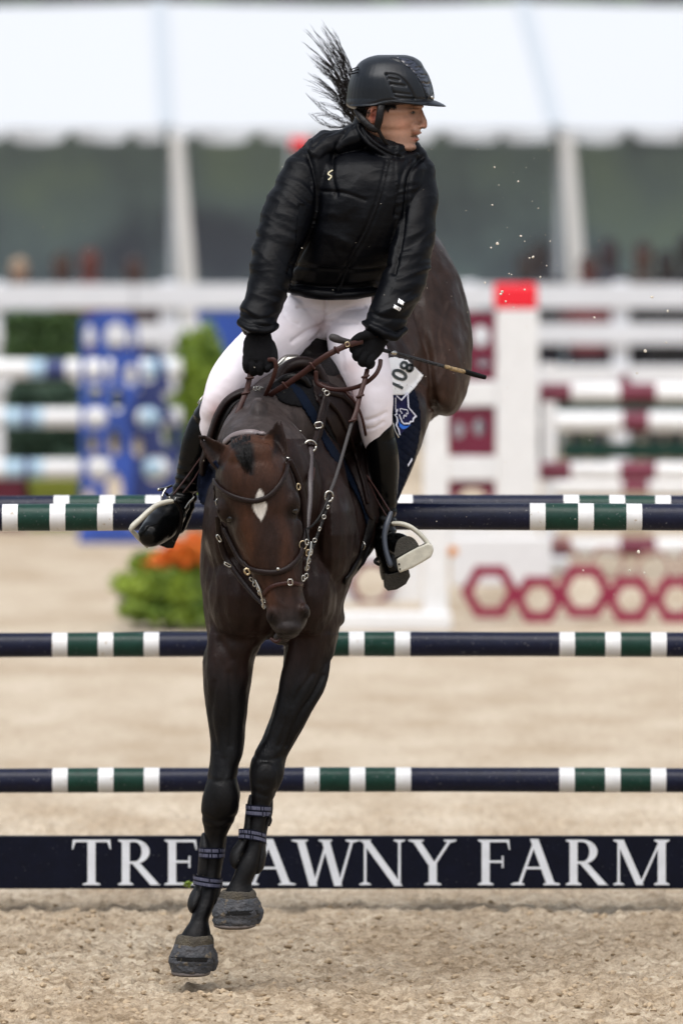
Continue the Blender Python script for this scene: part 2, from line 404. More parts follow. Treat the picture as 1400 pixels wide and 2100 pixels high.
# ------------------------------------------------------------------ sand ground
def sand_material():
    m = bpy.data.materials.new('arena sand'); m.use_nodes = True; nt = m.node_tree; b = nt.nodes['Principled BSDF']
    b.inputs['Roughness'].default_value = 0.95; b.inputs['Specular IOR Level'].default_value = 0.15
    tc = nt.nodes.new('ShaderNodeTexCoord')
    def nz(scale, det=6, vec=None, rough=0.6):
        n = nt.nodes.new('ShaderNodeTexNoise'); n.inputs['Scale'].default_value = scale; n.inputs['Detail'].default_value = det; n.inputs['Roughness'].default_value = rough
        mp = nt.nodes.new('ShaderNodeMapping'); mp.inputs['Scale'].default_value = vec or (1, 1, 1)
        nt.links.new(tc.outputs['Object'], mp.inputs[0]); nt.links.new(mp.outputs[0], n.inputs['Vector']); return n.outputs[0]
    def ramp(f, a, ca, bb, cb):
        r = nt.nodes.new('ShaderNodeValToRGB'); r.color_ramp.elements[0].position = a; r.color_ramp.elements[1].position = bb
        r.color_ramp.elements[0].color = (*ca, 1); r.color_ramp.elements[1].color = (*cb, 1); nt.links.new(f, r.inputs[0]); return r.outputs[0]
    def mul(a, c, f=1.0):
        x = nt.nodes.new('ShaderNodeMix'); x.data_type = 'RGBA'; x.blend_type = 'MULTIPLY'; x.inputs[0].default_value = f
        nt.links.new(a, x.inputs[6]); nt.links.new(c, x.inputs[7]); return x.outputs[2]
    base = ramp(nz(1.8, 5, (1, 0.5, 1)), 0.36, (0.47, 0.385, 0.285), 0.66, (0.62, 0.545, 0.44))
    fine = ramp(nz(30, 7, (.8, 1, 1), .75), 0.38, (0.52, 0.47, 0.40), 0.54, (1, 1, 1))
    grain = ramp(nz(190, 3), 0.34, (0.70, 0.68, 0.66), 0.60, (1.0, 1.0, 1.0))
    mott = ramp(nz(13, 4, (0.7, 1, 1), 0.7), 0.36, (0.52, 0.47, 0.41), 0.60, (0.92, 0.90, 0.86))
    # damper, freshly worked track on this side of the oxer
    sx = nt.nodes.new('ShaderNodeSeparateXYZ'); nt.links.new(tc.outputs['Object'], sx.inputs[0])
    mr = nt.nodes.new('ShaderNodeMapRange'); mr.inputs['From Min'].default_value = 34.0; mr.inputs['From Max'].default_value = 30.0; mr.inputs['To Min'].default_value = 0.15; mr.inputs['To Max'].default_value = 0.95
    nt.links.new(sx.outputs['Y'], mr.inputs['Value'])
    mm = nt.nodes.new('ShaderNodeMix'); mm.data_type = 'RGBA'; mm.blend_type = 'MULTIPLY'; nt.links.new(mr.outputs[0], mm.inputs[0]); nt.links.new(base, mm.inputs[6]); nt.links.new(mott, mm.inputs[7])
    c = mul(mul(mm.outputs[2], fine, .7), grain, 0.8)
    nt.links.new(c, b.inputs['Base Color'])
    bp = nt.nodes.new('ShaderNodeBump'); bp.inputs['Strength'].default_value = 0.7; bp.inputs['Distance'].default_value = 0.012
    nt.links.new(nz(60, 6), bp.inputs['Height']); nt.links.new(bp.outputs[0], b.inputs['Normal'])
    return m
SAND = sand_material()

def bumps(x, y):
    h = 0.006 * (noise.noise(Vector((x * 1.3, y * 0.8, 0.0))))
    h += 0.008 * noise.noise(Vector((x * 3.5, y * 2.6, 3.1)))
    n = noise.noise(Vector((x * 9.0, y * 7.5, 9.0))); h += 0.024 * n
    n = noise.noise(Vector((x * 24.0, y * 22.0, 5.0))); h += 0.024 * max(n, -0.14)
    n = noise.noise(Vector((x * 55.0, y * 50.0, 2.0))); h += 0.0085 * n
    n = noise.noise(Vector((x * 110.0, y * 80.0, 4.0))); h += 0.0035 * n
    return h
GX0, GX1, GY0, GY1 = -2.6, 2.6, 25.5, 36.5
def ground_sheet():
    nx = 620; ys = [GY0]
    while ys[-1] < GY1: ys.append(ys[-1] + (0.013 if ys[-1] < 31.5 else 0.05))
    ys = [GY0 + (y - GY0) * (GY1 - GY0) / (ys[-1] - GY0) for y in ys]
    ny = len(ys); v = []; f = []
    for y in ys:
        e = min(1, (y - GY0) / 0.6, (GY1 - y) / 2.0)
        for i in range(nx):
            x = GX0 + (GX1 - GX0) * i / (nx - 1); ex = min(1, (x - GX0) / 0.5, (GX1 - x) / 0.5)
            v.append((x, y, max(e, 0) * max(ex, 0) * bumps(x, y)))
    for j in range(ny - 1):
        for i in range(nx - 1): f.append((j * nx + i, j * nx + i + 1, (j + 1) * nx + i + 1, (j + 1) * nx + i))
    # the rest of the arena, joined round the worked patch
    o = len(v); B = 900
    v += [(-B, -60, 0), (B, -60, 0), (B, 900, 0), (-B, 900, 0), (GX0, GY0, 0), (GX1, GY0, 0), (GX1, GY1, 0), (GX0, GY1, 0)]
    f += [(o, o + 1, o + 5, o + 4), (o + 1, o + 2, o + 6, o + 5), (o + 2, o + 3, o + 7, o + 6), (o + 3, o, o + 4, o + 7)]
    me = bpy.data.meshes.new('sand_ground'); me.from_pydata(v, [], f); me.update()
    return link('sand_ground', me, SAND, smooth=False, kind='structure')
ground_sheet()
def clods():
    sh = Shape(); ico = bmesh.new(); bmesh.ops.create_icosphere(ico, subdivisions=1, radius=1.0)
    bv = [np.array(v.co) for v in ico.verts]; bf = [tuple(x.index for x in f.verts) for f in ico.faces]; ico.free()
    rnd = random.Random(3)
    for k in range(4500):
        y = 26.6 + 4.6 * rnd.random() ** 1.3; x = rnd.uniform(-1.35, 1.35) * y / 28.0
        r = 0.003 + 0.013 * rnd.random() ** 5
        if noise.noise(Vector((x * 2.2, y * 2.2, 8))) < -0.1 and rnd.random() < 0.7: continue
        z = bumps(x, y) + r * 0.3
        q = [np.array((x, y, z)) + v * r * np.array((rnd.uniform(.7, 1.3), rnd.uniform(.7, 1.3), rnd.uniform(.5, 1.0))) for v in bv]
        sh.add(q, bf)
    return link('sand_clods', sh.mesh('sand_clods'), M['clod'], kind='stuff', label='loose crumbs and clods of sand scattered over the worked footing')
clods()
def damp_clods():
    sh = Shape(); ico = bmesh.new(); bmesh.ops.create_icosphere(ico, subdivisions=1, radius=1.0)
    bv = [np.array(v.co) for v in ico.verts]; bf = [tuple(x.index for x in f.verts) for f in ico.faces]; ico.free()
    rnd = random.Random(13)
    for k in range(3600):
        y = 26.6 + 4.9 * rnd.random() ** 1.15; x = rnd.uniform(-1.35, 1.35) * y / 28.0
        r = 0.0025 + 0.013 * rnd.random() ** 5
        if noise.noise(Vector((x * 1.7, y * 1.4, 3))) < -0.05 and rnd.random() < .8: continue
        z = bumps(x, y) + r * 0.15
        sh.add([np.array((x, y, z)) + v * r * np.array((rnd.uniform(.7, 1.5), rnd.uniform(.7, 1.3), rnd.uniform(.4, .8))) for v in bv], bf)
    return link('damp_clods', sh.mesh('damp_clods'), mat('damp clod', (0.22, 0.16, 0.10), 0.95, spec=0.1), kind='stuff', label='darker damp crumbs turned up in the sand')
damp_clods()

# ------------------------------------------------------------------ tent, spectators, fence
TY = 63.5
def X(px, Y): return (px - 700) * Y / F
def Z(py, Y): return P(700, py, Y)[2]
tent = empty('marquee_tent', (0, TY, 0), 'long white marquee tent with scalloped valance and open dark side behind the fence', 'tent')
zt, ze = 4.06, Z(262, TY)
RY = 68.0
zt = Z(4, RY)
seams = [-1180, -405, 342, 1138, 1900, 2670]
for a, b in zip(seams[:-1], seams[1:]):
    sh = Shape(); xa, xb = X(a, TY) + 0.02, X(b, TY) - 0.02; n = 12
    v = []; f = []
    for j in range(5):
        t = j / 4
        for i in range(n + 1):
            s_ = i / n
            sag = 0.05 * math.sin(math.pi * s_) * math.sin(math.pi * (0.2 + 0.6 * t))
            v.append((xa + (xb - xa) * s_ - 0.15 * t, TY + (RY - TY) * t, ze + (zt - ze) * t - sag))
    for j in range(4):
        for i in range(n): f.append((j * (n + 1) + i, j * (n + 1) + i + 1, (j + 1) * (n + 1) + i + 1, (j + 1) * (n + 1) + i))
    sh.add(v, f)
    o = link('roof_panel', sh.mesh('roof_panel'), M['tent'], tent, smooth=True)
    # valance with tie notches along its lower edge
    sh = Shape(); v = []; f = []; n = 60; zb = Z(292, TY)
    for i in range(n + 1):
        s_ = i / n; x = xa + (xb - xa) * s_
        d = min(abs(((x + 10.3) % 0.46) - 0.23), 0.23)
        z = zb + 0.010 * math.sin(x * 9) + (0.055 if d > 0.195 else 0.0) + 0.02 * (d / 0.23) ** 2
        v += [(x, TY - 0.05, ze), (x, TY - 0.055 - 0.015 * math.sin(x * 14), z)]
    for i in range(n): f.append((2 * i, 2 * i + 1, 2 * i + 3, 2 * i + 2))
    sh.add(v, f)
    link('valance', sh.mesh('valance'), M['tent'], tent, smooth=True)
for a in seams:
    sh = Shape(); sh.obox((X(a, TY) - 0.0, TY, ze + 0.012), (X(a, TY) - 0.15, RY, zt + 0.012), 0.10, 0.02)
    link('roof_seam', sh.mesh('roof_seam'), M['tentseam'], tent)
    sh = Shape(); x = X(a + 22, TY)
    sh.rings([[(x + dx * w + sx, TY - 0.22 + dy * w, z) for dx, dy in ((-1, -1), (1, -1), (1, 1), (-1, 1))] for z, w, sx in ((Z(275, TY), 0.046, 0.0), (1.6, 0.058, 0.055), (0.9, 0.068, 0.10), (0.0, 0.072, 0.13))])
    link('leg', sh.mesh('leg'), M['pole'], tent, smooth=False, bevel=0.01)
    sh = Shape(); x = X(a + 10, TY)
    sh.obox((x, TY + 0.3, 0), (x, TY + 0.3, ze), 0.05, 0.05, up=(0, 1, 0)); link('inner_pole', sh.mesh('inner_pole'), M['tentseam'], tent)
# netting wall at the back of the tent
def screen_mat():
    m = bpy.data.materials.new('back netting'); m.use_nodes = True; nt = m.node_tree; b = nt.nodes['Principled BSDF']
    b.inputs['Roughness'].default_value = 0.9
    tc = nt.nodes.new('ShaderNodeTexCoord'); n = nt.nodes.new('ShaderNodeTexNoise'); n.inputs['Scale'].default_value = 0.8; n.inputs['Detail'].default_value = 3
    mp = nt.nodes.new('ShaderNodeMapping'); mp.inputs['Location'].default_value = (3.1, 0, 1.7); nt.links.new(tc.outputs['Object'], mp.inputs[0]); nt.links.new(mp.outputs[0], n.inputs['Vector'])
    r = nt.nodes.new('ShaderNodeValToRGB'); e = r.color_ramp.elements
    e[0].position = 0.34; e[0].color = (0.15, 0.18, 0.24, 1); e[1].position = 0.66; e[1].color = (0.36, 0.50, 0.43, 1)
    k = r.color_ramp.elements.new(0.48); k.color = (0.27, 0.37, 0.42, 1)
    nt.links.new(n.outputs[0], r.inputs[0]); nt.links.new(r.outputs[0], b.inputs['Base Color']); return m
sh = Shape(); sh.box(X(-1180, TY), X(2670, TY), TY + 2.6, TY + 2.65, 0, ze + 0.12)
link('back_wall', sh.mesh('back_wall'), screen_mat(), tent)

# dark treeline behind the marquee
def leaf_cloud(sh, c, r, n, size, rnd, mi=0, shell=0.45):
    c = np.array(c)
    for _ in range(n):
        d = np.array([rnd.gauss(0, 1) for _ in range(3)]); d /= np.linalg.norm(d)
        q = c + d * np.array(r) * (shell + (1 - shell) * rnd.random() ** 0.6)
        a = np.array([rnd.gauss(0, 1) for _ in range(3)]); a /= np.linalg.norm(a)
        b = np.cross(a, [rnd.gauss(0, 1) for _ in range(3)]); b /= np.linalg.norm(b)
        s = size * rnd.uniform(0.6, 1.4)
        sh.add([q - a * s, q + b * s * 0.45, q + a * s, q - b * s * 0.45], [(0, 1, 2, 3)], mi)
rnd = random.Random(5)
sh = Shape()
for k in range(60):
    leaf_cloud(sh, (-60 + k * 2.1 + rnd.uniform(-.6, .6), 96 + rnd.uniform(-2, 2), 3.2 + rnd.uniform(0, 1.5)), (2.2, 1.8, 3.6), 420, 0.32, rnd, 0)
for k in range(60):
    leaf_cloud(sh, (-60 + k * 2.1 + rnd.uniform(-.6, .6), 96 + rnd.uniform(-2, 2), 1.3), (2.2, 1.8, 1.6), 300, 0.32, rnd, 0)
link('treeline', sh.mesh('treeline'), M['leafdark'], kind='stuff', label='dark mass of trees behind the marquee roof')

# white arena fence
fence = empty('arena_fence', (0, 59.6, 0), 'white board fence running across the back of the sand arena', 'fence')
FY = 59.6
for py0, py1, dy in ((583, 632, 0.0), (663, 706, 0.0), (750, 800, 0.0)):
    for k in range(-3, 7):
        x0 = X(130 + k * 380 * 1.0 - 235, FY); x1 = X(130 + (k + 1) * 380 - 235, FY)
        sh = Shape(); sh.box(x0 + 0.004, x1 - 0.004, FY - 0.02, FY + 0.02, Z(py1, FY), Z(py0, FY))
        link('board', sh.mesh('board'), M['fence'], fence, bevel=0.006)
for k in range(-3, 8):
    x = X(-105 + k * 345.0 + 0, FY)
    xp = X([-1060, -715, -370, -8, 345, 640, 960, 1272, 1610, 1950, 2290][k + 3], FY)
    sh = Shape(); sh.box(xp - 0.06, xp + 0.06, FY + 0.022, FY + 0.14, 0, Z(578, FY)); link('post', sh.mesh('post'), M['fence'], fence, bevel=0.01)

# spectators behind the fence
def person_mesh(seed, bag=0):
    r = random.Random(seed); s = Shape()
    h = 1.0
    def vt(rows): 
        rr = []
        for z, w, d, x in catmull(rows, 3):
            rr.append([(x + w * math.cos(a), d * math.sin(a), z) for a in [2 * math.pi * j / 14 for j in range(14)]])
        q = Shape(); q.rings(rr); return q
    parts = [vt([(0.78, .10, .08, 0), (0.9, .17, .12, 0), (1.1, .16, .11, 0), (1.3, .21, .12, 0), (1.42, .20, .10, 0), (1.47, .07, .07, 0), (1.53, .055, .06, 0)]),
             vt([(1.50, .045, .05, 0), (1.55, .07, .085, 0), (1.62, .08, .10, 0), (1.69, .075, .09, 0), (1.74, .03, .04, 0)])]
    for sx in (-1, 1):
        parts.append(vt([(0.03, .05, .12, .10 * sx), (0.12, .05, .06, .10 * sx), (0.45, .06, .065, .10 * sx), (0.85, .09, .10, .09 * sx)]))
        parts.append(vt([(0.72, .03, .04, .26 * sx), (0.85, .035, .04, .26 * sx), (1.1, .045, .05, .25 * sx), (1.38, .06, .06, .20 * sx), (1.43, .03, .03, .18 * sx)]))
    return parts
def spectator(px, Y, hgt, top, legs, hair, label, skin=(0.22, 0.14, 0.10), yaw=0.0):
    o = fuse('person', person_mesh(int(px) + 7), 0.022, 2)
    me = o.data; n = len(me.vertices); co = np.empty(n * 3); me.vertices.foreach_get('co', co); co = co.reshape(-1, 3)
    c = np.zeros((n, 4)); c[:, 3] = 1; c[:, :3] = top
    c[co[:, 2] < 0.92, :3] = legs; c[co[:, 2] > 1.49, :3] = skin
    hm = (co[:, 2] > 1.66) | ((co[:, 2] > 1.55) & (co[:, 1] > 0.02)); c[hm, :3] = hair
    at = me.color_attributes.new('pigment', 'FLOAT_COLOR', 'POINT'); at.data.foreach_set('color', c.ravel())
    me.materials.append(M['cloth'])
    o.location = (X(px, Y), Y, 0); o.scale = (hgt / 1.74,) * 3; o.rotation_euler = (0, 0, yaw)
    tag(o, label, 'person', 'spectators standing under the marquee')
M['cloth'] = mat('clothes', (0.1, 0.1, 0.1), 0.8, attr='pigment')
spectator(40, 61.5, 1.50, (0.30, 0.33, 0.42), (0.05, 0.05, 0.07), (0.26, 0.19, 0.13), 'fair haired spectator in a pale top at the far left of the fence')
spectator(128, 61.9, 1.53, (0.04, 0.03, 0.03), (0.02, 0.02, 0.02), (0.03, 0.02, 0.015), 'dark haired spectator in brown next to the one with reddish hair', (0.09, 0.05, 0.04))
spectator(185, 61.6, 1.56, (0.10, 0.02, 0.02), (0.03, 0.03, 0.04), (0.07, 0.02, 0.015), 'spectator with reddish hair and a dark red top', (0.11, 0.035, 0.03))
spectator(275, 62.0, 1.50, (0.05, 0.03, 0.035), (0.03, 0.03, 0.04), (0.03, 0.018, 0.018), 'dark haired spectator just left of the first tent leg', (0.08, 0.045, 0.04))
spectator(1078, 61.5, 1.55, (0.01, 0.01, 0.015), (0.02, 0.02, 0.03), (0.012, 0.01, 0.01), 'spectator in black behind the red capped jump standard', (0.05, 0.04, 0.04))
spectator(1105, 62.2, 1.60, (0.015, 0.015, 0.02), (0.02, 0.02, 0.03), (0.012, 0.01, 0.01), 'taller spectator in black beside the right tent leg', (0.05, 0.04, 0.04))
spectator(1205, 61.6, 1.52, (0.14, 0.015, 0.02), (0.02, 0.02, 0.03), (0.03, 0.015, 0.012), 'spectator in a deep red top right of the right tent leg', (0.10, 0.035, 0.03))
spectator(1248, 62.1, 1.62, (0.02, 0.02, 0.03), (0.02, 0.02, 0.03), (0.015, 0.012, 0.015), 'spectator in dark clothes right of the one in deep red', (0.06, 0.04, 0.045))
spectator(1318, 61.7, 1.62, (0.04, 0.03, 0.025), (0.02, 0.02, 0.03), (0.02, 0.015, 0.015), 'spectator in a brown coat second from the right edge', (0.10, 0.06, 0.05))
spectator(1365, 61.5, 1.56, (0.006, 0.006, 0.008), (0.006, 0.006, 0.008), (0.008, 0.008, 0.01), 'spectator in a black coat at the far right of the fence', (0.03, 0.025, 0.025))
spectator(1408, 61.9, 1.66, (0.008, 0.008, 0.01), (0.006, 0.006, 0.008), (0.008, 0.008, 0.01), 'tall spectator in black cut off by the right edge', (0.03, 0.025, 0.025))
# small red pennant at the tent eave behind the rider's shoulder
fl = empty('red_pennant', (X(612, 60.5), 60.5, 0), 'small red flag on a thin pole showing behind the rider left shoulder', 'flag')
sh = Shape(); sh.obox((X(592, 60.5), 60.5, 0), (X(592, 60.5), 60.5, Z(270, 60.5)), 0.02, 0.02, up=(0, 1, 0)); link('flag_pole', sh.mesh('flag_pole'), M['tentseam'], fl)
v = []; f = []
for i in range(7):
    for j in range(4): v.append((X(595 + i * 6.5, 60.5), 60.5 + 0.02 * math.sin(i), Z(281 + j * 8.5 + i * 0.4, 60.5)))
for i in range(6):
    for j in range(3): f.append((i * 4 + j, i * 4 + j + 1, (i + 1) * 4 + j + 1, (i + 1) * 4 + j))
sh = Shape(); sh.add(v, f); o = link('flag_cloth', sh.mesh('flag_cloth'), M['redplastic'], fl, smooth=True)
s_ = o.modifiers.new('th', 'SOLIDIFY'); s_.thickness = 0.004

# ------------------------------------------------------------------ jump rails
def rail(Y, py, Zr, x0, x1, bands, rad, name, label, group, mats, cat='jump rail'):
    """bands: list of (px_from, px_to, material index) painted on the pole, default 0"""
    cz = Z(py, Y) if Zr is None else Zr
    edges = sorted(set([x0, x1] + [q for b in bands for q in b[:2] if x0 < q < x1]))
    full = []
    for a, b in zip(edges[:-1], edges[1:]):
        k = max(1, int((b - a) / 60)); full += [a + (b - a) * i / k for i in range(k)]
    full.append(edges[-1])
    n = 24; sh = Shape(); rr = []
    for x in full:
        w = rad * (1 + 0.012 * math.sin(x * 0.013 + py))
        rr.append([(X(x, Y), Y + w * math.cos(2 * math.pi * j / n), cz + w * math.sin(2 * math.pi * j / n) + 0.004 * math.sin(x * 0.002)) for j in range(n)])
    for i in range(len(full) - 1):
        m = (full[i] + full[i + 1]) / 2; mi = 0
        for a, b, k in bands:
            if a <= m <= b: mi = k
        sh.rings([rr[i], rr[i + 1]], mi, cap=False)
    sh.add(rr[0], [tuple(range(n))], 0); sh.add(rr[-1], [tuple(range(n))], 0)
    me = sh.mesh(name)
    bm = bmesh.new(); bm.from_mesh(me); bmesh.ops.remove_doubles(bm, verts=bm.verts, dist=1e-5); bmesh.ops.recalc_face_normals(bm, faces=bm.faces); bm.to_mesh(me); bm.free()
    o = link(name, me, mats, None, smooth=True)
    for p in me.polygons:
        if len(p.vertices) > 5: p.use_smooth = False
    return tag(o, label, cat, group)
def bands(c, w=31.5, g=62.5):
    per = w + g; out = []
    out.append((c - per - w / 2, c + per + w / 2, 2))
    for k in (-1, 0, 1): out.append((c + k * per - w / 2, c + k * per + w / 2, 1))
    return out
NM = [M['navy'], M['white'], M['green']]
YN, YF = 29.8, 31.25
r0 = 0.0455
# near rail
rail(YN, 1061.5, None, -410, 1730, bands(118, 32, 65.5) + bands(660, 32, 65.5) + bands(1201, 32, 67), 0.0475, 'jump_rail', 'near top rail of the oxer, navy with green and white bands, directly behind the horse', 'navy, green and white jump rails', NM)
rail(YF, 1042, None, -290, 1760, bands(220) + bands(736) + bands(1265), r0, 'jump_rail', 'far top rail of the oxer, just above the near one, navy, green and white', 'navy, green and white jump rails', NM)
rail(YF, 1323, None, -290, 1760, bands(216) + bands(731) + bands(1257), r0, 'jump_rail', 'upper of the two full rails below the horse chest, navy with green and white bands', 'navy, green and white jump rails', NM)
rail(YF, 1601, None, -290, 1760, bands(216) + bands(733) + bands(1257), r0, 'jump_rail', 'lowest round rail behind the horse knees, above the lettered plank', 'navy, green and white jump rails', NM)
# standards that carry them, beyond the picture edges
def standard(px, Y, top, cups, label):
    e = empty('jump_standard', (X(px, Y), Y, 0), label, 'jump standard', 'navy standards of the oxer')
    x = X(px, Y)
    sh = Shape(); sh.box(x - .05, x + .05, Y - .05, Y + .05, 0.05, top); link('post', sh.mesh('post'), M['signnavy'], e, bevel=0.006)
    sh = Shape(); sh.box(x - .3, x + .3, Y - .045, Y + .045, 0, .05); sh.box(x - .045, x + .045, Y - .4, Y + .4, 0, .05); link('foot', sh.mesh('foot'), M['signnavy'], e)
    for z in cups:
        sh = Shape(); s = 1 if px < 700 else -1
        sh.box(x + s * .05, x + s * .12, Y - .055, Y + .055, z - .075, z - .05); link('cup', sh.mesh('cup'), M['steel'], e)
for px, nm in ((-455, 'left'), (1785, 'right')): standard(px, YN, 1.75, [Z(1061.5, YN) + .02], 'navy standard holding the %s end of the near rail' % nm)
for px, nm in ((-335, 'left'), (1815, 'right')): standard(px, YF, 1.75, [Z(1042, YF) + .02, Z(1323, YF) + .02, Z(1601, YF) + .02], 'navy standard holding the %s ends of the far rails and plank' % nm)

# ------------------------------------------------------------------ lettered plank
plank = empty('lettered_plank', (X(735, YF), YF, Z(1822, YF)), 'navy plank lettered TRELAWNY FARM hanging lowest in the oxer', 'jump plank')
sh = Shape(); sh.box(X(-290, YF), X(1760, YF), YF - .018, YF + .018, Z(1822, YF), Z(1714, YF)); link('board', sh.mesh('board'), M['signnavy'], plank, bevel=0.004)
def serif_letter(ch, x0, x1, top, bot):
    """strokes in a unit box, turned into thin raised shapes"""
    w = x1 - x0; h = bot - top; L = []; asp = w / h
    T, t = 0.175 / asp, 0.055 / asp      # stem widths as share of the letter's width
    st, sv = 0.055, 0.03
    def quad(*q): L.append([(x0 + a * w, top + b * h) for a, b in q])
    def stem(c, a=0.0, b=1.0, ww=None, s0=True, s1=True, ext=None):
        ww = ww or T; e = ext if ext is not None else T * 0.75
        quad((c - ww / 2, a), (c + ww / 2, a), (c + ww / 2, b), (c - ww / 2, b))
        for yy, on, d in ((a, s0, 1), (b, s1, -1)):
            if on:
                quad((c - ww / 2 - e, yy), (c + ww / 2 + e, yy), (c + ww / 2 + e, yy + d * 0.028), (c + ww / 2, yy + d * 0.065), (c - ww / 2, yy + d * 0.065), (c - ww / 2 - e, yy + d * 0.028))
    def diag(xa, ya, xb, yb, ww): quad((xa - ww / 2, ya), (xa + ww / 2, ya), (xb + ww / 2, yb), (xb - ww / 2, yb))
    def serif(c, y, d, half): quad((c - half, y), (c + half, y), (c + half, y + d * 0.03), (c + half * 0.35, y + d * 0.06), (c - half * 0.35, y + d * 0.06), (c - half, y + d * 0.03))
    def arc(cx, cy, rx, ry, a0, a1, tx, ty, n=14):
        for i in range(n):
            a = R(a0 + (a1 - a0) * i / n); b = R(a0 + (a1 - a0) * (i + 1) / n)
            def pt(an, k):
                m_ = abs(math.cos(an)); rr_x = rx - k * tx; rr_y = ry - k * ty
                return (cx + rr_x * math.cos(an), cy - rr_y * math.sin(an))
            quad(pt(a, 0), pt(b, 0), pt(b, 1), pt(a, 1))
    if ch == 'T':
        stem(0.5, ext=T * 0.6, s0=False); quad((0.02, 0), (0.98, 0), (0.98, st), (0.02, st))
        quad((0.02, 0), (0.10, 0.03), (0.03, 0.21), (0.0, 0.21)); quad((0.98, 0), (0.90, 0.03), (0.97, 0.21), (1.0, 0.21))
    elif ch in 'EFL':
        c = 0.05 + T * 0.9; e0 = c
        stem(c, ext=T * 0.45, s0=True, s1=True)
        if ch in 'EF':
            quad((c, 0), (0.93, 0), (0.93, st), (c, st)); quad((0.86, 0.02), (0.93, 0), (0.96, 0.22), (0.93, 0.22))
            quad((c, 0.46), (0.76, 0.46), (0.76, 0.51), (c, 0.51)); quad((0.72, 0.36), (0.77, 0.36), (0.77, 0.62), (0.72, 0.62))
        if ch in 'EL': quad((c, 1 - st), (0.95, 1 - st), (0.95, 1), (c, 1)); quad((0.88, 0.98), (0.94, 1.0), (1.0, 0.78), (0.965, 0.77))
    elif ch == 'R':
        c = 0.06 + T * 0.9; stem(c, ext=T * 0.45)
        quad((c, 0), (0.42, 0), (0.42, 0.05), (c, 0.05)); quad((c, 0.48), (0.42, 0.48), (0.42, 0.53), (c, 0.53))
        arc(0.42, 0.265, 0.33, 0.265, 90, -90, T, 0.05)
        quad((0.34, 0.50), (0.52, 0.50), (0.96, 0.985), (0.76, 0.985)); quad((0.74, 0.965), (0.93, 0.965), (1.0, 1.0), (0.77, 1.0))
    elif ch == 'A':
        diag(0.50, -0.015, 0.16, 1.0, t * 1.2); diag(0.47, -0.015, 0.82, 1.0, T * 1.05)
        quad((0.30, 0.60), (0.66, 0.60), (0.68, 0.65), (0.28, 0.65)); serif(0.13, 1.0, -1, 0.135); serif(0.83, 1.0, -1, 0.17)
    elif ch == 'W':
        diag(0.13, 0, 0.32, 1.02, T); diag(0.53, 0, 0.335, 1.02, t * 1.1); diag(0.50, 0, 0.69, 1.02, T); diag(0.90, 0, 0.705, 1.02, t * 1.1)
        serif(0.12, 0, 1, 0.12); serif(0.50, 0, 1, 0.10); serif(0.90, 0, 1, 0.10)
    elif ch == 'N':
        stem(0.14, ww=t, ext=T * 0.55); stem(0.87, ww=t, ext=T * 0.55, s1=False); diag(0.13, 0, 0.85, 1.02, T * 1.05)
    elif ch == 'Y':
        diag(0.15, 0, 0.50, 0.56, T); diag(0.88, 0, 0.53, 0.56, t * 1.3); stem(0.51, 0.50, 1.0, s0=False, ext=T * 0.55); serif(0.16, 0, 1, 0.16); serif(0.87, 0, 1, 0.13)
    elif ch == 'M':
        stem(0.13, ww=t, ext=T * 0.5); stem(0.865, ww=T, ext=T * 0.45); diag(0.15, 0, 0.49, 1.0, T * 0.95); diag(0.85, 0, 0.50, 1.0, t)
    sh = Shape()
    for i, q in enumerate(L):
        zz = YF - .018 - .0015 - (i % 9) * 0.00025
        v = [P(a, b, zz) for a, b in q]; n = len(v); bk = [P(a, b, YF - .0178) for a, b in q]
        sh.add(v + bk, [tuple(range(n))] + [(j, (j + 1) % n, n + (j + 1) % n, n + j) for j in range(n)])
    return sh
for ch, a, b in (('T', 148, 228), ('R', 238, 330), ('E', 335, 407), ('L', 413, 492), ('A', 503, 606), ('W', 598, 736), ('N', 735, 831), ('Y', 837, 935), ('F', 977, 1048), ('A', 1048, 1147), ('R', 1155, 1247), ('M', 1252, 1372)):
    link('letter', serif_letter(ch, a, b, 1722, 1815).mesh('letter'), M['letter'], plank)
# clump of green leaves on the footing by the plank
rnd = random.Random(2); sh = Shape(); leaf_cloud(sh, P(383, 1812, 30.4), (.012, .01, .012), 14, .014, rnd)
tag(link('torn_leaf_sprig', sh.mesh('torn_leaf_sprig'), M['leaf']), 'tiny torn green sprig flung up in front of the plank letter E', 'leaves')

# ------------------------------------------------------------------ blue jump at the left back
def panel2d(name, outline, holes, Y, th, mt, parent):
    cu = bpy.data.curves.new(name, 'CURVE'); cu.dimensions = '2D'; cu.fill_mode = 'BOTH'; cu.extrude = th / 2
    def sp(pts):
        s = cu.splines.new('POLY'); s.points.add(len(pts) - 1)
        for i, (x, y) in enumerate(pts): s.points[i].co = (X(x, Y), Z(y, Y), 0, 1)
        s.use_cyclic_u = True
    sp(outline)
    for h in holes: sp(h)
    o = bpy.data.objects.new(name, cu); COL.objects.link(o)
    dg = bpy.context.evaluated_depsgraph_get(); me = bpy.data.meshes.new_from_object(o.evaluated_get(dg)); bpy.data.objects.remove(o)
    me.transform(Matrix.Translation((0, Y, 0)) @ Matrix.Rotation(R(90), 4, 'X'))
    return link(name, me, mt, parent)
def circ(x, y, rx, ry=None, n=20): ry = ry or rx; return [(x + rx * math.cos(2 * math.pi * i / n), y + ry * math.sin(2 * math.pi * i / n)) for i in range(n)]
YB = 52.8
wing = empty('wing_standard', (X(215, YB), YB, 0), 'bright blue cut out wing standard of the blue and white jump at left', 'jump standard')
